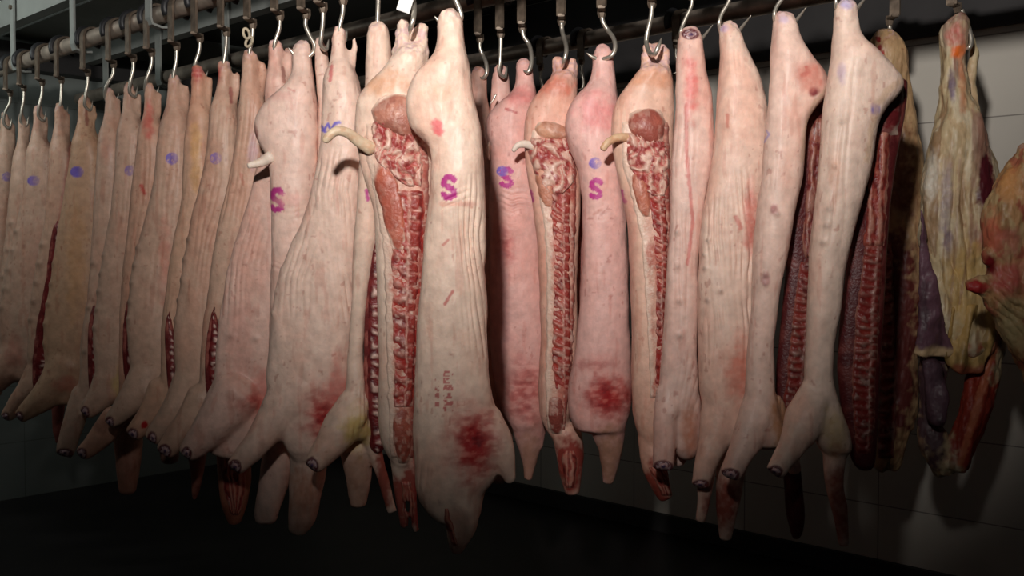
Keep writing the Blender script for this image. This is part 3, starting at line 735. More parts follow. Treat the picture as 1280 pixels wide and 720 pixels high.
a8 = carcass('pork_carcass', 'pinkish pork side with a red streaked shank and a darker low foot', K, ZA(187),
        [(101, 182, 194), (110, 178, 200), (140, 178, 204), (180, 172, 208), (230, 166, 210), (290, 160, 206), (340, 153, 200), (400, 150, 190), (450, 150, 182), (500, 150, 176), (530, 138, 165)],
        [(146, 520, 18), (124, 548, 15, -.02), (104, 566, 12, -.05)], skin=LS * np.array([1, .9, .86]), hocks=[(187, 101, 7)], seed=9, near=False, group=G1,
        ops=[('blot', 186, 150, 9, 30, lin(206, 110, 96), .9), ('line', [(176, 232), (181, 242)], 3, BLOOD, .8), ('cut', 101, 568, 8, 9), ('blot', 130, 530, 20, 14, lin(150, 100, 84), .5)],
        fold=[([(190, 120), (182, 250), (165, 420)], 20, 7, .004)])
inner(a8, 'belly_lining', [(380, 158, 168), (400, 154, 172), (440, 152, 174), (480, 156, 174), (510, 160, 172)], -.07, .016, 'lining', 10, label='open slit with white fat beads')
H(ZA, 221, 60, 'rod', 217, 94, 'the side with the half-filled purple stamp')
carcass('pork_carcass', 'pale pork side with a half-filled purple round stamp high on the ham', K, ZA(217),
        [(93, 211, 225), (102, 206, 232), (130, 204, 236), (180, 198, 240), (223, 195, 242), (260, 187, 240), (297, 175, 236), (347, 164, 230), (400, 160, 224), (450, 163, 218), (490, 168, 212), (510, 172, 204)],
        [(188, 465, 25), (166, 498, 18, -.04), (140, 525, 11, -.07)], skin=LS, hocks=[(217, 93, 8)], seed=10, near=False, group=G1,
        ops=[('oval', 215, 198, 8.5, 8, 1.0), ('cut', 137, 528, 6, 8), ('blot', 206, 330, 10, 60, lin(214, 140, 120), .6)], teats=teat([(172, 310), (161, 400)], 5),
        fold=[([(218, 140), (206, 280), (188, 430)], 14, 8, .003)])
H(ZA, 250, 50, 'slant', 248, 83, 'the side with a bloody sawn shank end')
a10 = carcass('pork_carcass', 'orange tinged pork side with bloody shank end and a red spot above its foot', K, ZA(248),
        [(82, 241, 255), (90, 236, 260), (110, 236, 262), (150, 234, 266), (200, 230, 268), (250, 228, 268), (300, 218, 262), (340, 212, 258), (400, 204, 250), (450, 203, 244), (490, 204, 238), (520, 200, 228)],
        [(206, 485, 21), (190, 515, 16, -.02), (172, 538, 12, -.05)], skin=lin(212, 170, 144), hocks=[(247, 82, 8)], seed=11, near=False, group=G1,
        ops=[('blood', 246, 92, 8, 9, .7), ('blot', 245, 190, 9, 60, lin(214, 164, 108), .8), ('cut', 166, 543, 7, 8), ('blot', 180, 531, 5, 5, lin(190, 30, 30), 1.4)],
        fold=[([(254, 120), (246, 200), (232, 300), (218, 420)], 16, 6, .005)])
inner(a10, 'belly_lining', [(405, 206, 216), (430, 206, 222), (470, 208, 222), (500, 212, 222)], -.07, .016, 'lining', 12, label='narrow red slit')
H(ZA, 283, 42, 'rod', 280, 78, 'the side with the printed blue stamp and red shank')
carcass('pork_carcass', 'pork side with a printed blue oval stamp and a wound on the shank', K, ZA(280),
        [(77, 273, 288), (86, 266, 292), (110, 262, 296), (150, 262, 300), (200, 258, 302), (240, 250, 302), (290, 237, 298), (350, 226, 292), (420, 217, 284), (470, 220, 276), (500, 226, 266), (520, 230, 256)],
        [(242, 470, 24), (220, 510, 18, -.03), (197, 543, 12, -.06)], skin=LS, hocks=[(280, 77, 8.5)], seed=12, near=True, group=G1,
        ops=[('blood', 269, 90, 7, 12, .8), ('oval', 270, 198, 8, 7.5, .8), ('cut', 190, 548, 6, 9), ('line', [(289, 110), (290, 128)], 3, lin(160, 84, 80), .7)], teats=teat([(236, 300), (218, 400)], 5),
        fold=[([(282, 120), (272, 230), (252, 330), (240, 440)], 20, 7, .004)])
H(ZA, 316, 32, 'rod', 312, 65, 'the side hanging from a chain link')
a12 = carcass('pork_carcass', 'pork side with fine vertical skin folds, slit open beside the large pale side', K, ZA(312),
        [(64, 306, 319), (72, 300, 323), (90, 299, 328), (120, 300, 330), (170, 296, 336), (200, 290, 336), (240, 282, 334), (290, 272, 328), (347, 262, 320), (400, 254, 312), (450, 250, 302), (500, 250, 292), (530, 250, 280)],
        [(256, 495, 22), (236, 528, 17, -.02), (213, 558, 13, -.05)], T=.05, skin=LS, hocks=[(312, 64, 9)], seed=13, near=True, group=G1,
        ops=[('cut', 206, 564, 8, 9), ('line', [(300, 218), (304, 230)], 3, lin(190, 110, 90), .5), ('blot', 316, 190, 8, 26, lin(200, 170, 190), .4)],
        fold=[([(314, 110), (300, 230), (280, 340), (268, 440)], 24, 7, .005)])
inner(a12, 'belly_lining', [(400, 262, 272), (425, 257, 280), (460, 255, 281), (500, 258, 280), (515, 262, 276)], -.065, .014, 'lining', 14, label='red slit with white fat beads')
H(ZA, 350, 22, 'rod', 344, 53, 'the broad side behind the rounded ham')
carcass('pork_carcass', 'wide pinkish pork side with a stubby foot, left of the rounded ham', K, 3.74,
        [(51, 337, 352), (60, 330, 357), (80, 329, 364), (120, 331, 368), (170, 336, 372), (215, 318, 374), (240, 314, 374), (280, 300, 370), (330, 285, 366), (410, 273, 362), (470, 268, 358), (520, 262, 350), (560, 258, 338), (572, 270, 330)],
        [(300, 490, 36), (268, 530, 25, -.03), (240, 560, 14, -.06)], T=.04, skin=lin(226, 188, 172), hocks=[(344, 51, 9)], seed=14, near=True, group=G1,
        ops=[('blot', 330, 490, 24, 40, lin(214, 124, 110), .7), ('cut', 233, 567, 7, 9), ('blood', 315, 505, 22, 12, .5), ('line', [(353, 84), (355, 102)], 3, lin(150, 90, 80), .7), ('blot', 300, 430, 20, 70, lin(220, 160, 145), .5)],
        fold=[([(326, 250), (304, 330), (294, 440)], 28, 8, .0045), ([(350, 380), (330, 470)], 16, 9, .003)], teats=[(290, 420, 3), (320, 424, 3), (273, 402, 3)])
carcass('pork_carcass', 'slim pork hind shank squeezed behind the rounded ham', K, ZA(338) + .13,
        [(58, 355, 366), (70, 353, 372), (110, 352, 378), (150, 352, 380), (240, 350, 382)], skin=LS, seed=15, near=False, group='hind shanks seen between others', T=.03)
# --- rounded ham seen from outside
H(ZA, 383, 20, 'curl', 379, 51, 'the rounded ham')
a14 = carcass('pork_carcass', 'pork side with a rounded ham, short tail and magenta S mark, seen from its back', K, ZA(378),
        [(50, 372, 386), (56, 366, 391), (68, 364, 390), (85, 366, 391), (100, 362, 393), (112, 350, 394), (125, 334, 396), (140, 322, 397), (158, 316, 398), (175, 320, 398), (190, 330, 398), (205, 336, 397), (250, 338, 395), (300, 340, 392), (360, 338, 390), (420, 336, 388), (500, 334, 384), (560, 330, 372), (640, 318, 350), (655, 320, 346)],
        T=.068, skin=lin(232, 198, 182), seed=16, group=G1,
        ops=[('S', 346, 250, 24), ('blot', 360, 250, 22, 10, PINK, .6), ('blot', 350, 120, 22, 8, PINK, .5), ('line', [(360, 110), (368, 114)], 2, lin(200, 120, 110), .6), ('blot', 318, 170, 6, 16, lin(140, 70, 66), .8)],
        fold=[([(336, 262), (366, 268), (392, 262)], 9, 7, .006), ([(336, 330), (360, 338)], 8, 7, .004)])
tail(a14, [(338, 196, 8), (326, 203, 6), (310, 207, 4, -.02)])
# --- big pale one
H(ZA, 404, 12, 'rod', 402, 44, 'the thin shank beside the large pale side')
carcass('pork_carcass', 'thin pale pork shank left of the large side with the blue scribbled stamp', K, ZA(400) + .07,
        [(45, 394, 404), (55, 392, 408), (90, 396, 412), (130, 398, 415), (240, 396, 425)], T=.03, skin=SKIN, seed=17, near=False, group='hind shanks seen between others')
H(ZA, 429, 2, 'rod', 425, 33, 'the large pale side')
a16 = carcass('pork_carcass', 'large pale pork side with a blue scribbled stamp and a bloodied shoulder', K, ZA(425),
        [(32, 420, 431), (38, 411, 434), (48, 404, 437), (55, 403, 441), (80, 404, 443), (100, 403, 450), (130, 402, 456), (170, 401, 457), (200, 398, 456), (240, 389, 453), (275, 378, 452), (310, 362, 450), (340, 350, 448), (380, 344, 446), (430, 338, 443), (470, 335, 440), (500, 336, 436), (530, 342, 426), (560, 358, 408), (575, 368, 400)],
        [[(378, 480, 32), (346, 522, 25, -.03), (322, 552, 18, -.06), (303, 578, 12.5, -.09)], [(388, 540, 24), (385, 590, 23, .02), (378, 640, 17, .02), (371, 664, 10, .02)]],
        skin=lin(234, 202, 184), seed=18, T=.07, group=G1, lump=.008, hocks=[(424, 33, 10)],
        ops=[('blood', 408, 522, 26, 34, .9), ('blot', 420, 490, 16, 50, lin(214, 120, 110), .6), ('line', [(414, 82), (412, 100)], 3.5, lin(206, 120, 116), .9),
             ('line', [(400, 157), (404, 163), (408, 155), (413, 162), (418, 155), (424, 153)], 2.5, lin(110, 100, 200), .9), ('line', [(400, 163), (410, 166), (423, 160)], 2, lin(110, 100, 200), .8),
             ('blot', 402, 46, 6, 5, lin(160, 150, 200), .5), ('cut', 294, 584, 8, 10), ('blot', 380, 620, 26, 50, lin(206, 150, 126), .8)],
        fold=[([(408, 190), (400, 270), (372, 350), (366, 430)], 22, 8, .005), ([(424, 180), (414, 240), (424, 330), (432, 420)], 20, 7, .012), ([(392, 560), (384, 650)], 12, 8, .006)],
        teats=[(354, 308, 3), (348, 335, 3), (342, 365, 3), (341, 391, 3)])
# --- side with open belly between the large pale one and the red cut face
H(ZA, 473, -26, 'rod', 472, 28, 'the side with the yellow armpit')
a17 = carcass('pork_carcass', 'narrow pork side with an open belly and a yellow armpit beside its foot', K, ZA(472),
        [(27, 464, 480), (34, 459, 486), (50, 459, 488), (100, 458, 492), (150, 452, 492), (200, 450, 480), (250, 446, 474), (300, 443, 470), (340, 440, 464), (400, 436, 457), (450, 434, 454), (490, 432, 458), (530, 428, 462), (550, 432, 462)],
        [[(444, 500, 20), (430, 530, 24, -.03), (412, 556, 18, -.06), (397, 575, 13, -.09)], [(455, 530, 10), (472, 575, 9, .02), (490, 640, 7, .02)], [(446, 560, 22, .05), (448, 600, 17, .06), (448, 632, 10, .06)]],
        skin=lin(230, 200, 180), seed=19, group=G1, T=.055,
        ops=[('blot', 446, 535, 22, 34, YEL, 1.0), ('blot', 478, 600, 14, 50, lin(160, 84, 70), 1.2), ('cut', 390, 582, 8, 11), ('line', [(458, 238), (460, 250)], 3, MAGENTA, .9), ('blot', 448, 600, 22, 40, lin(190, 140, 116), .6)],
        fold=[([(452, 480), (446, 560)], 12, 5, .006)])
inner(a17, 'open_belly', [(300, 466, 478), (340, 458, 480), (400, 455, 480), (470, 454, 480), (520, 456, 482), (560, 460, 484)], .0, .02, 'lining', 20, label='dark red open belly', gap=13)
# --- red cut face 1
hanger(ZA, 515, -22, 9, 'dull steel hanger above the front cut face')
hook([(515, -22), (516, -4), (518, 8, -.06), (517, 22, -.095), (513, 36, -.09), (512, 44, -.06)], ZA(515), 'steel hook in front of the pale shanks of the largest red cut face')
a18 = carcass('pork_carcass', 'pork side showing its red cut face, largest and leftmost of the cut faces', K, ZA(515),
        [(58, 499, 532), (75, 491, 535), (92, 474, 530), (105, 460, 532), (125, 446, 534), (150, 444, 536), (175, 444, 538), (210, 450, 541), (240, 460, 541), (270, 467, 541), (320, 470, 538), (400, 472, 530), (460, 472, 526), (510, 473, 522), (550, 477, 520), (572, 486, 519), (584, 494, 516)],
        [[(503, 28, 8, -.0), (504, 50, 10), (502, 85, 14)], [(529, 33, 8), (527, 55, 9), (524, 85, 12)], [(517, 40, 8, .015), (515, 80, 11, .01)], [(502, 575, 14), (500, 620, 7), (506, 658, 5)], [(514, 580, 12), (517, 630, 6), (520, 664, 4)]],
        T=.06, skin=lin(236, 208, 188), seed=21, group=G1,
        ops=[('blot', 480, 105, 36, 20, lin(214, 164, 132), .9), ('blot', 506, 630, 24, 50, lin(176, 90, 78), 1.4), ('line', [(520, 560), (524, 660)], 6, lin(160, 60, 56), .8)],
        fold=[([(490, 70), (520, 72)], 6, 6, .002)])
tail(a18, [(464, 186, 9, -.01), (448, 176, 7.5, -.03), (434, 166, 6.5, -.05), (420, 164, 6, -.06), (409, 173, 5.5, -.065), (407, 178, 4, -.065)], lin(224, 200, 170))
patch(a18, 'cut_face', [(152, 456, 530), (200, 456, 538), (235, 464, 539), (300, 476, 537), (350, 479, 532), (400, 481, 527), (500, 484, 521), (575, 488, 517)], 'face', 90, lift=.002, label='pale pink cut fat and meat')
patch(a18, 'ham_muscle', [(116, 486, 512), (124, 470, 524), (138, 462, 531), (152, 466, 533), (166, 484, 530), (174, 500, 524)], 'muscle', 22, label='rounded brown red muscle', dome=.03, marble=.3, c=(168, 108, 92))
patch(a18, 'pelvic_fat', [(142, 472, 500), (158, 462, 520), (185, 462, 528), (205, 470, 532), (236, 512, 526)], 'pelvis', 23, label='pale and red pelvic tissue')
patch(a18, 'tenderloin', [(200, 464, 486), (225, 464, 500), (260, 474, 506), (300, 484, 510), (316, 490, 506)], 'muscle', 24, lift=.008, label='smooth orange red muscle', c=(176, 92, 74), dome=.010, marble=.15)
patch(a18, 'rib_cage', [(235, 482, 534), (270, 482, 535), (320, 486, 532), (400, 488, 526), (460, 490, 521), (512, 490, 519)], 'ribs', 25, label='red ribs and split spine', gap=17, spine=.55, slope=-.15, tone=1.05)
patch(a18, 'loin_muscle', [(508, 494, 514), (520, 488, 518), (545, 487, 519), (568, 492, 515), (582, 498, 510)], 'muscle', 26, label='oval marbled lean muscle', c=(160, 84, 70), dome=.008, marble=.5)
patch(a18, 'neck_bone', [(600, 499, 516), (640, 503, 520), (656, 506, 520)], 'strips', 27, label='red bony neck end')
bm = bmesh.new(); box_bm(bm, (0, 0, 0), .042, .004, .06, bev=.001); tg = finish(bm, 'plastic_tag', M_TAG, None, False)
tg.location = W(507, 3, ZA(515) - .09); tg.rotation_euler = (.1, .3, .2); tag(tg, 'small white plastic tag clipped on the hook above the red cut face', 'tag')
# --- front pale back
H(ZA, 562, -32, 'curl', 562, 12, 'the front pale back')
a19 = carcass('pork_carcass', 'front pale pork back with magenta S, red square mark and bloodied shoulder', K, 3.05,
        [(11, 555, 570), (17, 548, 576), (28, 546, 579), (45, 547, 580), (60, 544, 582), (75, 538, 586), (90, 522, 589), (105, 511, 591), (120, 507, 594), (150, 509, 599), (168, 518, 602), (178, 536, 603), (200, 538, 604), (240, 537, 605), (262, 534, 606), (310, 528, 607), (400, 522, 610), (460, 519, 612), (500, 518, 616), (530, 516, 626), (570, 516, 634), (600, 516, 622), (612, 517, 606), (630, 522, 602), (645, 538, 600), (653, 550, 598)],
        [[(604, 525, 24), (622, 555, 20, -.02), (634, 590, 12, -.03), (638, 603, 8, -.03)], [(578, 615, 25, -.01), (578, 648, 21, -.03), (574, 674, 15, -.04), (571, 692, 8, -.04)]],
        T=.07, skin=lin(236, 206, 186), seed=30, group=G1, lump=.008,
        ops=[('S', 561, 234, 25), ('line', [(546, 154), (548, 164)], 9, lin(222, 100, 104), .9), ('blood', 592, 556, 26, 42, 1.15), ('blot', 545, 115, 30, 12, lin(224, 186, 160), .7),
             ('line', [(554, 306), (560, 300)], 2.5, lin(200, 110, 100), .7), ('line', [(556, 380), (566, 364)], 2.5, lin(190, 90, 84), .8), ('text', 560, 462, 13, 52), ('text', 546, 472, 6, 36),
             ('blot', 572, 680, 14, 16, lin(190, 130, 112), .7), ('blot', 575, 650, 16, 26, lin(206, 160, 140), .7), ('blot', 572, 255, 30, 5, lin(214, 150, 132), .6)],
        fold=[([(540, 262), (560, 252), (590, 240)], 8, 8, .006), ([(588, 215), (588, 290), (598, 370), (606, 450)], 17, 7.5, .011), ([(530, 560), (522, 620)], 12, 10, .004)])
patch(a19, 'neck_cut', [(634, 556, 560), (650, 554, 566), (668, 558, 570), (684, 564, 576)], 'strips', 31, label='ragged red neck cut')

# ================================================================== middle rail
PK = lin(226, 180, 168)
hanger(ZB, 600, 50, 8, 'dull hanger above the narrow shank right of the front pale back')
hook([(600, 50), (600, 60), (604, 70), (608, 80, -.03), (608, 92, -.04), (603, 98, -.03), (597, 94, -.02)], ZB(600), 'curved hook in the narrow shank right of the front pale back')
carcass('pork_carcass', 'shaded pork side mostly hidden right behind the front pale back', K, ZB(600),
        [(82, 592, 605), (90, 589, 608), (120, 588, 610), (160, 587, 614), (200, 586, 622), (300, 588, 628), (420, 590, 634), (520, 592, 642), (580, 600, 640), (605, 612, 632)],
        skin=lin(206, 164, 148), seed=33, near=False, group=G2, ops=[('blot', 615, 560, 18, 40, lin(180, 110, 96), .6)])
H(ZB, 626, 44, 'rod', 625, 78, 'the pale shank behind the S marked pink side')
carcass('pork_carcass', 'pale hind shank behind the pink side with the smeared S mark', K, ZB(625) + .09,
        [(78, 619, 631), (86, 615, 636), (110, 613, 640), (140, 612, 644), (200, 612, 648), (300, 612, 650)], T=.03, skin=PK, seed=34, near=False, group='hind shanks seen between others')
hanger(ZB, 653, 37, 9, 'dull hanger above the pink side with the smeared S mark')
hook([(653, 37), (655, 46), (661, 55), (664, 66, -.03), (664, 80, -.05), (660, 90, -.055), (654, 88, -.05)], ZB(655), 'curved hook in front of the pink side with the smeared S mark')
b3 = carcass('pork_carcass', 'pink pork side with a purple stamp smeared over its magenta S', K, ZB(655),
        [(72, 649, 660), (78, 645, 665), (95, 645, 667), (112, 644, 670), (122, 632, 672), (135, 616, 672), (150, 606, 672), (165, 604, 672), (180, 609, 672), (200, 612, 672), (240, 612, 674), (300, 611, 678), (360, 611, 684), (420, 612, 688), (470, 616, 690), (505, 622, 686), (530, 636, 680), (545, 646, 674), (556, 652, 670)],
        [[(660, 500, 26), (661, 535, 22), (662, 560, 15), (662, 582, 9), (660, 600, 6)], [(672, 520, 14), (672, 560, 8, -.01)]], T=.075, skin=lin(228, 178, 168), seed=35, group=G2,
        ops=[('S', 633, 222, 21), ('oval', 628, 214, 8, 7, 1.1), ('line', [(632, 136), (646, 141)], 2, lin(180, 80, 80), .8), ('blood', 655, 490, 26, 40, .6), ('blot', 650, 120, 26, 16, lin(222, 140, 134), .8),
             ('blood', 632, 310, 12, 24, .5), ('blot', 624, 400, 14, 120, lin(206, 150, 150), .5), ('blot', 662, 580, 20, 44, lin(196, 146, 126), 1.0)],  # the tall blot paints the neighbour's shadow into the left of the skin
        fold=[([(612, 245), (640, 252), (668, 246)], 12, 7, .008), ([(614, 290), (634, 300)], 14, 8, .006), ([(612, 330), (632, 342)], 14, 9, .005)])
tail(b3, [(614, 176, 3, -.0), (609, 190, 3), (612, 200, 2)], lin(220, 180, 160), -.03)
hanger(ZB, 702, 28, 9, 'dull hanger above the middle red cut face')
hook([(702, 28), (703, 40), (707, 54, -.05), (708, 64, -.085), (705, 76, -.085), (702, 84, -.06)], ZB(705), 'steel hook in front of the middle red cut face')
b4 = carcass('pork_carcass', 'pork side with red cut face and straight white spine line, middle of the group', K, ZB(705),
        [(88, 694, 718), (102, 685, 721), (115, 672, 722), (130, 662, 722), (150, 655, 722), (180, 654, 722), (220, 658, 726), (260, 666, 726), (300, 671, 724), (360, 675, 722), (420, 675, 722), (480, 672, 718), (520, 674, 712), (540, 684, 706), (550, 690, 702)],
        [[(697, 74, 7), (698, 95, 8), (699, 110, 11)], [(716, 75, 6.5), (715, 95, 7), (713, 112, 9)], [(706, 77, 6, .015), (706, 105, 9, .01)], [(708, 540, 19, .0), (712, 565, 17, .0), (713, 592, 14, -.01), (715, 616, 10, -.01)]], T=.06, skin=lin(228, 180, 160), seed=36, group=G2,
        ops=[('blot', 690, 110, 34, 18, lin(214, 130, 108), .9), ('blot', 690, 130, 18, 20, lin(226, 172, 148), .5), ('line', [(662, 240), (664, 250)], 4, MAGENTA, .9), ('blot', 712, 580, 24, 40, lin(160, 70, 60), 1.4)])
tail(b4, [(668, 184, 5, -.0), (656, 180, 5, -.01), (647, 182, 4, -.02), (641, 189, 3, -.02)])
patch(b4, 'cut_face', [(160, 662, 718), (200, 662, 722), (240, 672, 723), (300, 680, 721), (400, 682, 719), (470, 680, 716), (540, 684, 706)], 'face', 91, lift=.002, label='pale pink cut fat and meat')
patch(b4, 'ham_muscle', [(150, 672, 690), (158, 667, 708), (168, 668, 716), (177, 676, 714)], 'muscle', 37, label='tan rounded muscle', c=(196, 140, 116), dome=.024, marble=.4)
patch(b4, 'pelvic_fat', [(170, 664, 712), (185, 658, 718), (205, 662, 720), (228, 674, 718), (246, 692, 700)], 'pelvis', 38, label='pale knotted pelvic tissue')
patch(b4, 'inner_ham', [(172, 700, 716), (182, 698, 720), (196, 704, 720), (203, 708, 718)], 'muscle', 39, lift=.014, label='deep red muscle', c=(150, 40, 40), dome=.005, marble=.1)
patch(b4, 'tenderloin', [(204, 666, 684), (225, 667, 694), (250, 674, 694), (262, 682, 692)], 'muscle', 40, lift=.008, label='tan pink muscle', c=(196, 132, 108), dome=.008, marble=.2)
patch(b4, 'rib_cage', [(232, 684, 718), (270, 686, 716), (320, 690, 715), (380, 689, 716), (430, 686, 718), (462, 688, 716), (490, 694, 714)], 'ribs', 41, label='red ribs with a straight white spine line', gap=12, spine=.6, slope=-.3, tone=.95)
patch(b4, 'loin_muscle', [(492, 686, 702), (500, 682, 708), (520, 681, 708), (536, 686, 706), (545, 692, 702)], 'muscle', 42, label='oval marbled lean muscle', c=(150, 76, 66), dome=.008)
patch(b4, 'neck_bone', [(562, 706, 716), (574, 699, 724), (596, 702, 722), (612, 708, 718)], 'strips', 43, label='square red neck stump', freq=4)
hanger(ZB, 752, 18, 9, 'dull hanger above the pink side with two stamps')
hook([(752, 18), (754, 28), (760, 38), (767, 48, -.03), (769, 60, -.05), (764, 70, -.05), (752, 74, -.03), (742, 72, -.02), (733, 66, -.02)], ZB(752), 'curved hook with its point left of the pink side with two stamps')
b5 = carcass('pork_carcass', 'pink pork side with a purple stamp above a magenta S, its shoulder bleeding red', K, ZB(752),
        [(57, 748, 760), (63, 743, 766), (75, 743, 766), (92, 742, 768), (108, 737, 770), (118, 722, 772), (130, 711, 773), (145, 706, 774), (165, 706, 775), (185, 712, 776), (210, 722, 778), (250, 727, 780), (300, 728, 784), (380, 725, 787), (440, 719, 789), (485, 711, 790), (510, 710, 787), (530, 714, 782), (541, 726, 778)],
        [[(756, 500, 28), (759, 535, 22), (763, 560, 16), (762, 585, 10), (760, 604, 7)], [(770, 530, 12), (768, 570, 8)]], T=.078, skin=lin(232, 184, 174), seed=44, group=G2,
        ops=[('S', 745, 236, 21), ('oval', 744, 204, 8.5, 7.5, .9), ('blood', 762, 497, 28, 26, 1.1), ('blot', 745, 140, 30, 30, lin(228, 150, 146), .9), ('blot', 760, 570, 24, 44, lin(186, 138, 116), 1.0),
             ('line', [(742, 268), (752, 262)], 2.5, lin(214, 150, 134), .6), ('blood', 745, 455, 22, 10, .4)],
        fold=[([(728, 262), (750, 268), (776, 262)], 9, 8, .006), ([(726, 340), (760, 346)], 14, 12, .003)])
hanger(ZB, 815, 6, 9, 'dull hanger above the rightmost red cut face')
hook([(815, 6), (814, 20), (809, 42), (808, 54), (812, 66, -.04), (818, 68, -.09), (823, 58, -.10), (827, 47, -.09)], ZB(818), 'steel hook with its point in front of the rightmost red cut face')
b6 = carcass('pork_carcass', 'pork side with red cut face and yellow tipped tail, rightmost of the three cut faces', K, ZB(815),
        [(80, 802, 834), (98, 789, 840), (115, 776, 842), (135, 767, 843), (160, 763, 843), (190, 766, 842), (230, 774, 842), (280, 784, 842), (340, 788, 840), (420, 789, 838), (480, 787, 836), (520, 790, 834), (545, 796, 832), (556, 804, 828)],
        [[(810, 58, 8), (809, 80, 9), (809, 96, 12)], [(830, 61, 7), (828, 82, 8), (826, 98, 11)], [(820, 58, 7, .015), (819, 90, 11, .01)], [(812, 545, 16, .0), (818, 585, 15, -.01), (832, 622, 9, -.01)]], T=.06, skin=lin(230, 188, 166), seed=45, group=G2,
        ops=[('blot', 810, 100, 36, 14, lin(222, 164, 134), .9), ('line', [(776, 240), (780, 252)], 4, MAGENTA, .9), ('blot', 826, 600, 24, 34, lin(170, 80, 66), 1.2), ('blot', 785, 320, 14, 120, lin(216, 150, 134), .6)])
tail(b6, [(786, 172, 6, -.0), (772, 172, 5.5, -.02), (760, 178, 5, -.03), (753, 187, 4.5, -.03)], lin(222, 186, 150))
patch(b6, 'cut_face', [(150, 776, 838), (200, 774, 840), (240, 786, 840), (300, 800, 840), (400, 808, 838), (500, 812, 832)], 'face', 92, lift=.002, label='pale pink cut fat and meat')
patch(b6, 'ham_muscle', [(134, 800, 824), (142, 784, 832), (156, 782, 834), (168, 788, 834), (182, 806, 830)], 'muscle', 46, label='rounded shiny red brown muscle', c=(158, 84, 72), dome=.028, marble=.3)
patch(b6, 'pelvic_fat', [(164, 784, 810), (178, 778, 836), (205, 782, 838), (228, 796, 838), (248, 818, 830)], 'pelvis', 47, label='pale knotted pelvic tissue')
patch(b6, 'tenderloin', [(214, 786, 800), (232, 786, 812), (254, 794, 816), (274, 802, 814)], 'muscle', 48, lift=.008, label='orange red muscle', c=(180, 104, 84), dome=.008, marble=.2)
patch(b6, 'rib_cage', [(236, 806, 836), (280, 812, 838), (330, 816, 838), (400, 818, 836), (450, 818, 834), (496, 818, 830)], 'ribs', 49, label='narrow red ribs and spine', gap=12, spine=.55, slope=-.3, tone=.9)
patch(b6, 'neck_bone', [(582, 808, 830), (600, 816, 840), (622, 826, 842)], 'strips', 50, label='raw red neck end')

# --- belly-on sides
H(ZB, 865, -4, 'spike', 863, 38, 'the narrow side with a sawn pink shank end')
b7 = carcass('pork_carcass', 'narrow pork side with a pink ringed shank end and pink streak, foot hanging straight', K, ZB(865) - .03,
        [(35, 852, 873), (42, 849, 877), (60, 848, 877), (90, 847, 881), (115, 845, 890), (150, 842, 893), (180, 840, 893), (210, 839, 889), (240, 838, 882), (280, 837, 878), (320, 834, 874), (380, 831, 872), (430, 829, 870), (470, 826, 872), (500, 824, 876), (530, 832, 878), (560, 842, 874), (575, 850, 868)],
        [[(838, 490, 17), (831, 530, 14, -.03), (829, 575, 12, -.05)], [(850, 470, 20, .06), (848, 540, 22, .07), (846, 580, 10, .07)]], T=.045, skin=lin(232, 196, 182), seed=51, group=G2,
        ops=[('cut', 863, 43, 11, 7), ('blot', 864, 110, 12, 46, lin(220, 120, 112), .8), ('line', [(858, 130), (858, 190), (866, 280), (860, 330)], 3, lin(206, 110, 104), .7), ('cut', 829, 583, 12, 8), ('blot', 862, 540, 14, 40, lin(200, 130, 100), .7)],
        fold=[([(856, 120), (856, 260), (850, 420)], 14, 8, .004), ([(868, 440), (852, 540)], 16, 6, .004)], teats=teat([(846, 290), (850, 420)], 4))
inner(b7, 'open_belly', [(160, 880, 890), (200, 878, 890), (300, 866, 886), (380, 864, 884), (460, 866, 884), (520, 866, 880)], .06, .02, 'ribs', 52, label='dark red open belly', gap=13, spine=.8)
H(ZB, 912, -10, 'spike', 911, 26, 'the side with rope-like skin folds')
b8 = carcass('pork_carcass', 'broad pork side with many long rope-like skin folds down its belly', K, ZB(912),
        [(25, 904, 920), (31, 900, 924), (45, 898, 928), (60, 899, 934), (80, 899, 943), (100, 898, 951), (130, 896, 958), (170, 895, 961), (210, 889, 960), (240, 884, 958), (270, 877, 954), (300, 874, 950), (350, 872, 946), (420, 872, 944), (480, 874, 948), (520, 882, 950), (545, 892, 946), (560, 902, 936)],
        [[(908, 500, 30), (896, 545, 21, -.02), (884, 575, 15, -.04), (877, 600, 11.5, -.05)], [(884, 570, 14, .0), (880, 625, 9, .0), (875, 652, 7, .0)], [(916, 560, 22, .04), (910, 620, 17, .04), (907, 674, 8, .04)]],
        T=.07, skin=lin(234, 202, 184), seed=53, group=G2,
        ops=[('blot', 904, 35, 8, 6, lin(170, 150, 200), .5), ('line', [(910, 145), (910, 158)], 3, lin(206, 120, 104), .7), ('blot', 938, 280, 10, 60, lin(206, 110, 98), .7), ('blot', 925, 460, 18, 50, lin(214, 130, 110), .8),
             ('cut', 876, 606, 11, 7), ('line', [(920, 272), (926, 284)], 4, lin(196, 90, 84), .6), ('blot', 905, 630, 26, 40, lin(160, 84, 70), 1.0)],
        fold=[([(930, 205), (934, 250), (940, 300), (938, 400)], 12, 7, .016), ([(900, 240), (902, 300), (908, 380), (906, 470)], 26, 7.5, .009), ([(925, 300), (922, 450)], 12, 7, .008), ([(920, 60), (922, 110)], 8, 6, .004)],
        teats=[(884, 300, 2.5), (882, 335, 2.5), (884, 375, 2.5), (880, 318, 2), (901, 364, 2.5)])
H(ZB, 985, -22, 'spike', 980, 16, 'the side with dark blood spots on the ham')
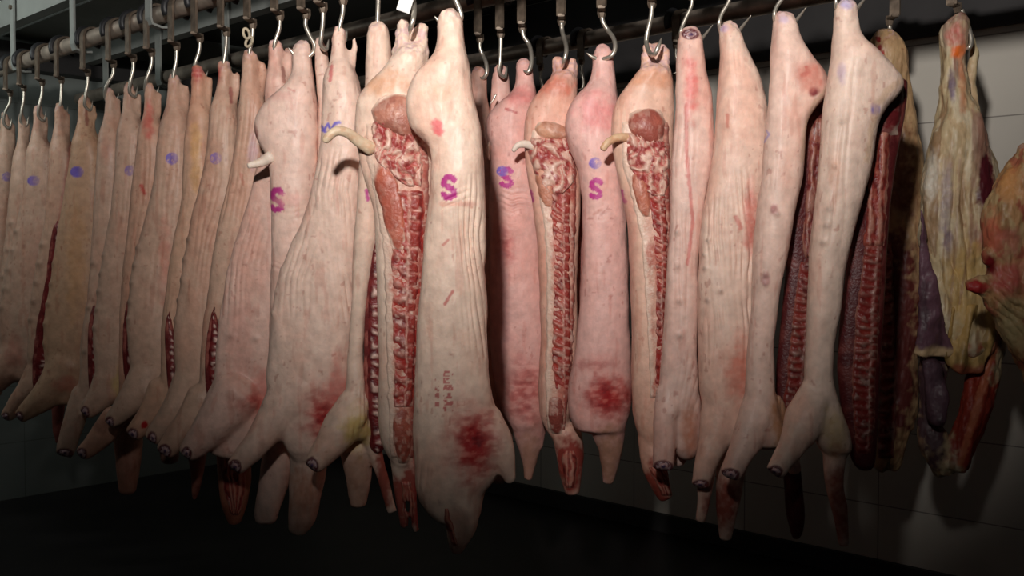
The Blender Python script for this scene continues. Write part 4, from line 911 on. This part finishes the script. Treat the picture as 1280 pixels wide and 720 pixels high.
b9 = carcass('pork_carcass', 'opened pork side with dark blood spots on its ham and faint blue stamp line', K, ZB(985),
        [(15, 972, 988), (22, 968, 994), (40, 967, 997), (60, 965, 1006), (75, 964, 1018), (88, 963, 1032), (102, 962, 1037), (118, 960, 1036), (132, 959, 1024), (150, 957, 1010), (180, 955, 1006), (220, 951, 1004), (260, 947, 994), (300, 943, 986), (360, 940, 976), (400, 938, 972), (430, 936, 966), (480, 933, 966), (520, 930, 974), (545, 934, 982), (560, 944, 978)],
        [[(952, 500, 22), (938, 540, 20, -.03), (924, 570, 15, -.05), (917, 588, 13, -.06)], [(968, 500, 10), (985, 550, 9, .02), (994, 590, 9, .05)]], T=.06, skin=lin(234, 200, 184), seed=55, group=G2,
        ops=[('blot', 980, 25, 9, 7, lin(200, 180, 214), .6), ('line', [(1003, 94), (1012, 90), (1008, 84)], 4, lin(180, 40, 44), 1), ('blot', 1018, 114, 7, 7, lin(120, 30, 50), 1.2), ('line', [(954, 178), (960, 168), (957, 163)], 2, lin(160, 144, 200), .7), ('line', [(1036, 108), (1020, 130), (1009, 160), (1004, 200)], 5, lin(220, 184, 156), .6),
             ('blot', 1015, 95, 24, 24, lin(214, 140, 124), .8), ('cut', 913, 593, 12, 8), ('blot', 975, 520, 14, 50, lin(206, 150, 110), .8), ('blot', 958, 348, 7, 12, lin(190, 140, 136), .8), ('blot', 968, 262, 6, 8, lin(180, 120, 120), .8)],
        fold=[([(966, 190), (962, 240)], 8, 7, .005), ([(974, 430), (962, 540)], 14, 6, .005)], teats=[(966, 262, 2.5), (972, 268, 2.5), (957, 343, 2.5), (957, 355, 2.5)])
inner(b9, 'open_belly', [(104, 990, 1038), (130, 986, 1037), (200, 980, 1034), (260, 974, 1030), (320, 984, 1024), (400, 976, 1018), (460, 970, 1012), (520, 968, 1004), (560, 976, 998), (600, 980, 1002), (640, 982, 1006), (664, 988, 1004), (674, 990, 1000)], .09, .028, 'ribs', 56,
      prow=[(325, 998, 1022), (400, 988, 1017), (460, 982, 1011), (520, 974, 1003)], label='dark red opened belly with close ribs', gap=10, spine=.74, slope=.1, tone=.55,
      more=[('belly_muscle', [(146, 1016, 1032), (165, 1010, 1034), (200, 1009, 1030), (260, 1005, 1026), (310, 1001, 1022), (325, 1006, 1016)], 'strips', dict(tone=.6, freq=3, c=(150, 60, 56)))])
H(ZB, 1062, -34, 'spike', 1057, 0, 'the rightmost pale side')
b10 = carcass('pork_carcass', 'rightmost pale pork side, opened, with a blue smudge beside the dark cut', K, ZB(1057),
        [(-1, 1050, 1064), (6, 1045, 1070), (20, 1043, 1072), (40, 1042, 1074), (55, 1041, 1084), (70, 1040, 1102), (85, 1037, 1118), (98, 1035, 1130), (108, 1034, 1132), (118, 1033, 1124), (132, 1031, 1108), (150, 1029, 1098), (180, 1027, 1092), (210, 1025, 1088), (250, 1021, 1076), (290, 1016, 1064), (340, 1013, 1054), (390, 1010, 1050), (430, 1008, 1042), (470, 1006, 1040), (500, 1006, 1046), (530, 1010, 1058), (556, 1018, 1064), (570, 1030, 1062)],
        [[(1018, 480, 14), (1008, 520, 27, -.02), (990, 556, 19, -.05), (973, 584, 14.5, -.08)], [(1044, 540, 16), (1042, 600, 13, -.01), (1050, 640, 11, -.01), (1055, 682, 7, -.01)]], T=.065, skin=lin(236, 206, 188), seed=57, group=G2,
        ops=[('blot', 1057, 5, 9, 8, lin(190, 180, 220), .7), ('blot', 1094, 136, 6, 9, lin(140, 120, 180), .9), ('line', [(1132, 98), (1112, 110), (1097, 130), (1090, 160), (1084, 200)], 6, lin(214, 176, 140), .5), ('blot', 1053, 90, 8, 20, lin(200, 176, 200), .5), ('cut', 968, 590, 11, 9), ('blot', 1044, 540, 18, 40, YEL, .5), ('blot', 1050, 630, 22, 70, lin(170, 96, 80), .9),
             ('blot', 1045, 220, 10, 40, lin(222, 170, 146), .5)],
        fold=[([(1064, 60), (1050, 200), (1036, 320)], 18, 14, .005), ([(1034, 490), (1030, 560)], 18, 8, .003)], teats=[(1052, 153, 2.5), (1044, 208, 2.5), (1037, 262, 3), (1034, 282, 3), (1030, 303, 3)])
inner(b10, 'open_belly', [(96, 1070, 1134), (120, 1066, 1134), (150, 1060, 1130), (200, 1058, 1120), (260, 1052, 1112), (320, 1060, 1108), (400, 1050, 1104), (460, 1046, 1100), (520, 1052, 1098), (575, 1064, 1094), (588, 1072, 1090)], .085, .03, 'ribs', 58,
      prow=[(305, 1080, 1106), (400, 1066, 1102), (460, 1062, 1098), (520, 1064, 1096), (570, 1068, 1090)], label='dark red opened belly with spine and ribs', gap=10, spine=.7, slope=.1, tone=.55,
      more=[('thigh_muscle', [(102, 1106, 1133), (125, 1092, 1132), (150, 1088, 1128), (172, 1092, 1124)], 'muscle', dict(tone=.6, c=(120, 36, 40), dome=.01, marble=.15)),
            ('spine_muscle', [(160, 1092, 1114), (220, 1086, 1112), (310, 1076, 1108)], 'strips', dict(tone=.75, freq=2.4, c=(160, 60, 52))),
            ('kidney_fat', [(165, 1086, 1094), (200, 1082, 1090)], 'pelvis', dict(tone=.8))])

# ================================================================== rear rail: beef
BF = lin(206, 184, 142)
hanger(ZC, 1112, 28, 9, 'dull hanger above the shaded quarter behind the rightmost pale side')
hook([(1112, 28), (1113, 38), (1118, 50, -.02), (1124, 62, -.03), (1128, 72, 0), (1122, 78, .03), (1112, 72, .04)], ZC(1110), 'dark hook of the shaded quarter behind the rightmost pale side')
c0 = carcass('meat_quarter', 'dark shaded meat quarter hanging behind the rightmost pale side', K, ZC(1110),
        [(36, 1098, 1114), (42, 1090, 1120), (60, 1087, 1127), (80, 1090, 1136), (110, 1098, 1138), (140, 1104, 1143), (180, 1108, 1151), (240, 1106, 1157), (320, 1100, 1156), (420, 1096, 1150), (520, 1092, 1140), (580, 1092, 1124), (590, 1096, 1116)],
        T=.07, skin=lin(176, 144, 106), seed=60, group='beef on the rear rail',
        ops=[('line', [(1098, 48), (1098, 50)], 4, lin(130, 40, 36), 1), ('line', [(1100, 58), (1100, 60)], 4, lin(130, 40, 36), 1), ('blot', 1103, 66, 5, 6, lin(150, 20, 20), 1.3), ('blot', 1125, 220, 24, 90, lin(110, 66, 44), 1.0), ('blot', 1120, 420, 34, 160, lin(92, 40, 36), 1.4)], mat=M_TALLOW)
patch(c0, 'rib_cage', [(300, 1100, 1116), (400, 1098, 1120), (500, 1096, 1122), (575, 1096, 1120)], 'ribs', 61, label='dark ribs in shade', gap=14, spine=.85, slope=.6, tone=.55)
hanger(ZC, 1197, 12, -6, 'dark hanger above the yellow beef leg')
hook([(1202, 12), (1206, 24), (1212, 38, -.03), (1214, 52, -.04), (1211, 60, -.04), (1204, 62, -.02)], ZC(1195), 'steel hook beside the orange hock of the beef leg')
c1 = carcass('beef_hindquarter', 'yellow fatted beef hindquarter with an orange hock and purple veins, hanging at right', K, ZC(1195),
        [(17, 1196, 1208), (22, 1180, 1210), (32, 1175, 1211), (50, 1174, 1211), (66, 1176, 1209), (80, 1178, 1209), (100, 1176, 1210), (130, 1172, 1215), (160, 1166, 1223), (190, 1158, 1234), (215, 1154, 1242), (260, 1152, 1250), (310, 1154, 1256), (350, 1158, 1258), (400, 1166, 1252), (430, 1176, 1240), (446, 1190, 1234)],
        [[(1213, 44, 6, .05), (1217, 70, 6, .05), (1213, 110, 7, .05), (1214, 160, 8, .03)],
         [(1246, 400, 17, .0), (1236, 450, 18, .0), (1216, 520, 18, .0), (1196, 585, 17, .0)],
         [(1172, 400, 16, .04), (1168, 460, 17, .04), (1162, 520, 14, .05), (1170, 560, 18, .04), (1184, 590, 14, .03)]],
        T=.09, skin=lin(200, 180, 142), seed=62, group='beef on the rear rail', lump=.012, mat=M_TALLOW,
        ops=[('streak', lin(222, 206, 176), .03, .2, .5, .7), ('streak', lin(150, 116, 84), .02, .25, .55, .8), ('streak', lin(136, 84, 80), .05, .25, .56, .6), ('blot', 1195, 46, 14, 20, lin(196, 104, 92), .8), ('blot', 1198, 64, 14, 10, lin(230, 110, 40), 1.0), ('blot', 1190, 110, 6, 26, lin(136, 118, 130), .9), ('blot', 1182, 250, 12, 60, lin(150, 134, 146), .6), ('blot', 1186, 300, 8, 30, lin(120, 98, 124), .7),
             ('blot', 1232, 225, 12, 44, lin(84, 26, 34), 1.5), ('blot', 1232, 300, 14, 22, lin(180, 90, 100), .8), ('blot', 1210, 360, 40, 70, lin(204, 168, 104), .8), ('blot', 1165, 220, 12, 40, lin(214, 206, 190), .8),
             ('blot', 1222, 530, 40, 110, lin(156, 56, 40), 1.5), ('line', [(1246, 420), (1232, 470), (1200, 580)], 6, lin(206, 120, 84), .8), ('blot', 1166, 500, 24, 95, lin(84, 60, 66), 1.6), ('blot', 1204, 100, 6, 50, lin(196, 128, 90), .7),
             ('line', [(1216, 190), (1214, 300), (1200, 380)], 2.5, lin(150, 110, 84), .6), ('line', [(1200, 200), (1196, 300), (1186, 400)], 2.5, lin(160, 124, 100), .5)],
        fold=[([(1196, 180), (1192, 300), (1200, 430)], 36, 13, .016), ([(1186, 80), (1184, 170)], 14, 12, .006), ([(1236, 440), (1200, 570)], 16, 9, .01)])
# purple membrane flap with a ragged pale edge, and the dark pouch below
def flap(body, name, rows, dz, col, label, seed, T=.012, edgec=None, f=9, amp=.01):
    o, _, Z = body; bm = bmesh.new(); loft_bm(bm, rows, Z + dz, T, n=40); me = fuse(bm, .006, 2, 1); co = coords(me); x, y = PX(co, Z + dz); nr = normals(me)
    co[:, 1] += amp * np.sin(x / f + y / 31 + 2 * noise(co, .05, seed)); co = co + nr * ((fbm(co, .04, seed) - .5) * .015)[:, None]
    me.vertices.foreach_set('co', co.ravel()); me.update()
    c = np.tile(col, (len(co), 1)); c = mixc(c, col * .55, sm(.45, .65, fbm(co * np.array([1, 1, .3]), .03, seed)))
    if edgec is not None: c = mixc(c, edgec, sm(.0, 10, y - (rows[-1][0] - 16) + 8 * (noise(co, .02, seed) - .5)))
    setcol(me, c); s = link(name, me, M_TALLOW, o); s['label'] = label; return s
flap(c1, 'membrane_flap', [(262, 1150, 1154), (300, 1150, 1160), (350, 1150, 1170), (400, 1148, 1180), (430, 1144, 1190), (446, 1140, 1196)], -.075, lin(104, 72, 84), 'purple membrane with a ragged pale edge', 63, edgec=lin(206, 176, 136))
flap(c1, 'fat_skirt', [(380, 1190, 1250), (420, 1184, 1244), (450, 1180, 1232), (468, 1196, 1228)], -.07, lin(196, 160, 98), 'yellow hanging sheet of fat', 64, edgec=lin(150, 84, 60), T=.018, f=5, amp=.014)
flap(c1, 'offal_pouch', [(448, 1152, 1176), (480, 1156, 1182), (510, 1158, 1184), (532, 1162, 1180)], -.05, lin(92, 68, 78), 'dark purple pouch', 65, T=.03)
# the flank cut by the right edge
hanger(lambda x: ZC(x) - .30, 1292, 40, 9, 'hanger beyond the right edge above the rough flank')
hook([(1292, 40), (1290, 80), (1292, 130), (1298, 180), (1304, 196, .01), (1298, 206, .02)], ZC(1292) - .30, 'long hook beyond the right edge holding the rough flank')
c2 = carcass('beef_flank', 'rough orange red beef flank entering at the right edge with a red tip', K, ZC(1260) - .30,
        [(182, 1282, 1325), (200, 1270, 1330), (225, 1252, 1335), (245, 1240, 1335), (262, 1235, 1335), (285, 1233, 1335), (310, 1236, 1335), (328, 1240, 1335), (340, 1232, 1335), (352, 1226, 1335), (372, 1224, 1335), (392, 1230, 1335), (420, 1250, 1335), (450, 1268, 1335), (475, 1276, 1330), (500, 1284, 1320)],
        [[(1252, 362, 22), (1226, 358, 15, -.02), (1208, 358, 9, -.02)], [(1238, 326, 8, -.01), (1240, 316, 7, -.02)]], T=.08, skin=lin(198, 150, 104), seed=66, group='beef on the rear rail', lump=.016, mat=M_TALLOW,
        ops=[('streak', lin(200, 176, 130), .03, .06, .48, .7), ('streak', lin(170, 74, 62), .035, .05, .54, .75), ('streak', lin(150, 110, 70), .02, .05, .56, .7), ('blot', 1218, 358, 22, 14, lin(170, 44, 44), 1.3), ('blot', 1244, 290, 16, 30, lin(206, 110, 84), .9), ('blot', 1262, 350, 30, 30, lin(196, 100, 88), .9), ('blot', 1266, 300, 16, 24, lin(186, 110, 92), .8), ('blot', 1265, 400, 26, 34, lin(186, 166, 120), .9),
             ('blot', 1262, 230, 20, 30, lin(212, 150, 90), .8), ('blot', 1238, 330, 8, 12, lin(120, 24, 30), 1.2)],
        fold=[([(1230, 350), (1262, 372), (1300, 400)], 26, 11, .018), ([(1262, 250), (1262, 340)], 20, 13, .01)])

# ================================================================== neck ends hanging in the shade behind the front row
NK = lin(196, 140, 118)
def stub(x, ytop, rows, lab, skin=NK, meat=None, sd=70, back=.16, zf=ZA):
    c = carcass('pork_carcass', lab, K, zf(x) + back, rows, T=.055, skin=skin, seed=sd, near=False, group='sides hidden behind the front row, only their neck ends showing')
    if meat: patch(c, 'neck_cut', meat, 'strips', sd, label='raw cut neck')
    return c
ROW = lambda x, yb, w0, w1, yt=150: [(yt, x - 10, x + 10), (yt + 40, x - 16, x + 16), (yb - 140, x - w0 * .8, x + w0 * .8), (yb - 70, x - w0, x + w0), (yb - 25, x - w0 * .8, x + w0 * .8), (yb, x - w1, x + w1)]
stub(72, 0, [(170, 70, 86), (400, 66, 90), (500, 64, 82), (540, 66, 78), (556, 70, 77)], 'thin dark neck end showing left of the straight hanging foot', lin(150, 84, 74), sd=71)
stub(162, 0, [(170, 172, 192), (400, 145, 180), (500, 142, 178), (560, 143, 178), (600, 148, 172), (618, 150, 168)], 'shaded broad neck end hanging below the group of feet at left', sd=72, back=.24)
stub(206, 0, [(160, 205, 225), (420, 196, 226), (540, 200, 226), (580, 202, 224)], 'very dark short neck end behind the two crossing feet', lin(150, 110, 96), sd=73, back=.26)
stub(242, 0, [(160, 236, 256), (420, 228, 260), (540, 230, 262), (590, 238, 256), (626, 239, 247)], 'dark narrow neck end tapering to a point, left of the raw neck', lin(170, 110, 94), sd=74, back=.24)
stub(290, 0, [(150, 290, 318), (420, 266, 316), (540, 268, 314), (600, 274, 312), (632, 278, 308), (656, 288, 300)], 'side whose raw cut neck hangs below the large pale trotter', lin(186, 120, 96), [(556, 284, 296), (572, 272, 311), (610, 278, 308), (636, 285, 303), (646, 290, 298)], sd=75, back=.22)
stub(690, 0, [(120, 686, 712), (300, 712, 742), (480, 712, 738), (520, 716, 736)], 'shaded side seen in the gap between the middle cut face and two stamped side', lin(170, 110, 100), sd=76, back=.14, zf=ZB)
# spare hangers on the rails
for x, y in ((64, 106), (92, 100), (150, 80), (180, 73), (234, 60), (264, 50)):
    pass
for x, y, l in ((676, 86, 'dark empty hanger of the rear rail near the S marked side'), (727, 78, 'dark empty hanger of the rear rail between the middle sides'), (845, 58, 'dark empty hanger of the rear rail left of the narrow side')):
    hanger(ZC, x, y, 6, l)
    hook([(x, y), (x, y + 12), (x + 2, y + 22), (x + 1, y + 32), (x - 5, y + 34)], ZC(x), l.replace('dark empty hanger', 'small empty hook'))
bm = bmesh.new()
for k, (cx, cy, a) in enumerate(((308, 42, .3), (311, 52, -.5))):
    c0 = Vector(W(cx, cy, ZA(312) - .03)); pts = [c0 + Vector((math.cos(a) * .011 * math.cos(t) - math.sin(a) * .02 * math.sin(t), .004 * k, math.sin(a) * .011 * math.cos(t) + math.cos(a) * .02 * math.sin(t))) for t in np.linspace(0, 2 * PI, 17)]
    tube_bm(bm, pts, .0055, 8)
o_ = finish(bm, 'chain_link', metal('pale_chain_coating', lin(190, 176, 150), .6, 0, .3)); recentre(o_); tag(o_, 'short piece of pale chain beside the hook above the finely folded side', 'chain')
hook([(620, 118), (617, 124), (612, 131)], 3.95, 'short pale hook point between the front pale back and pink side', r=.004)
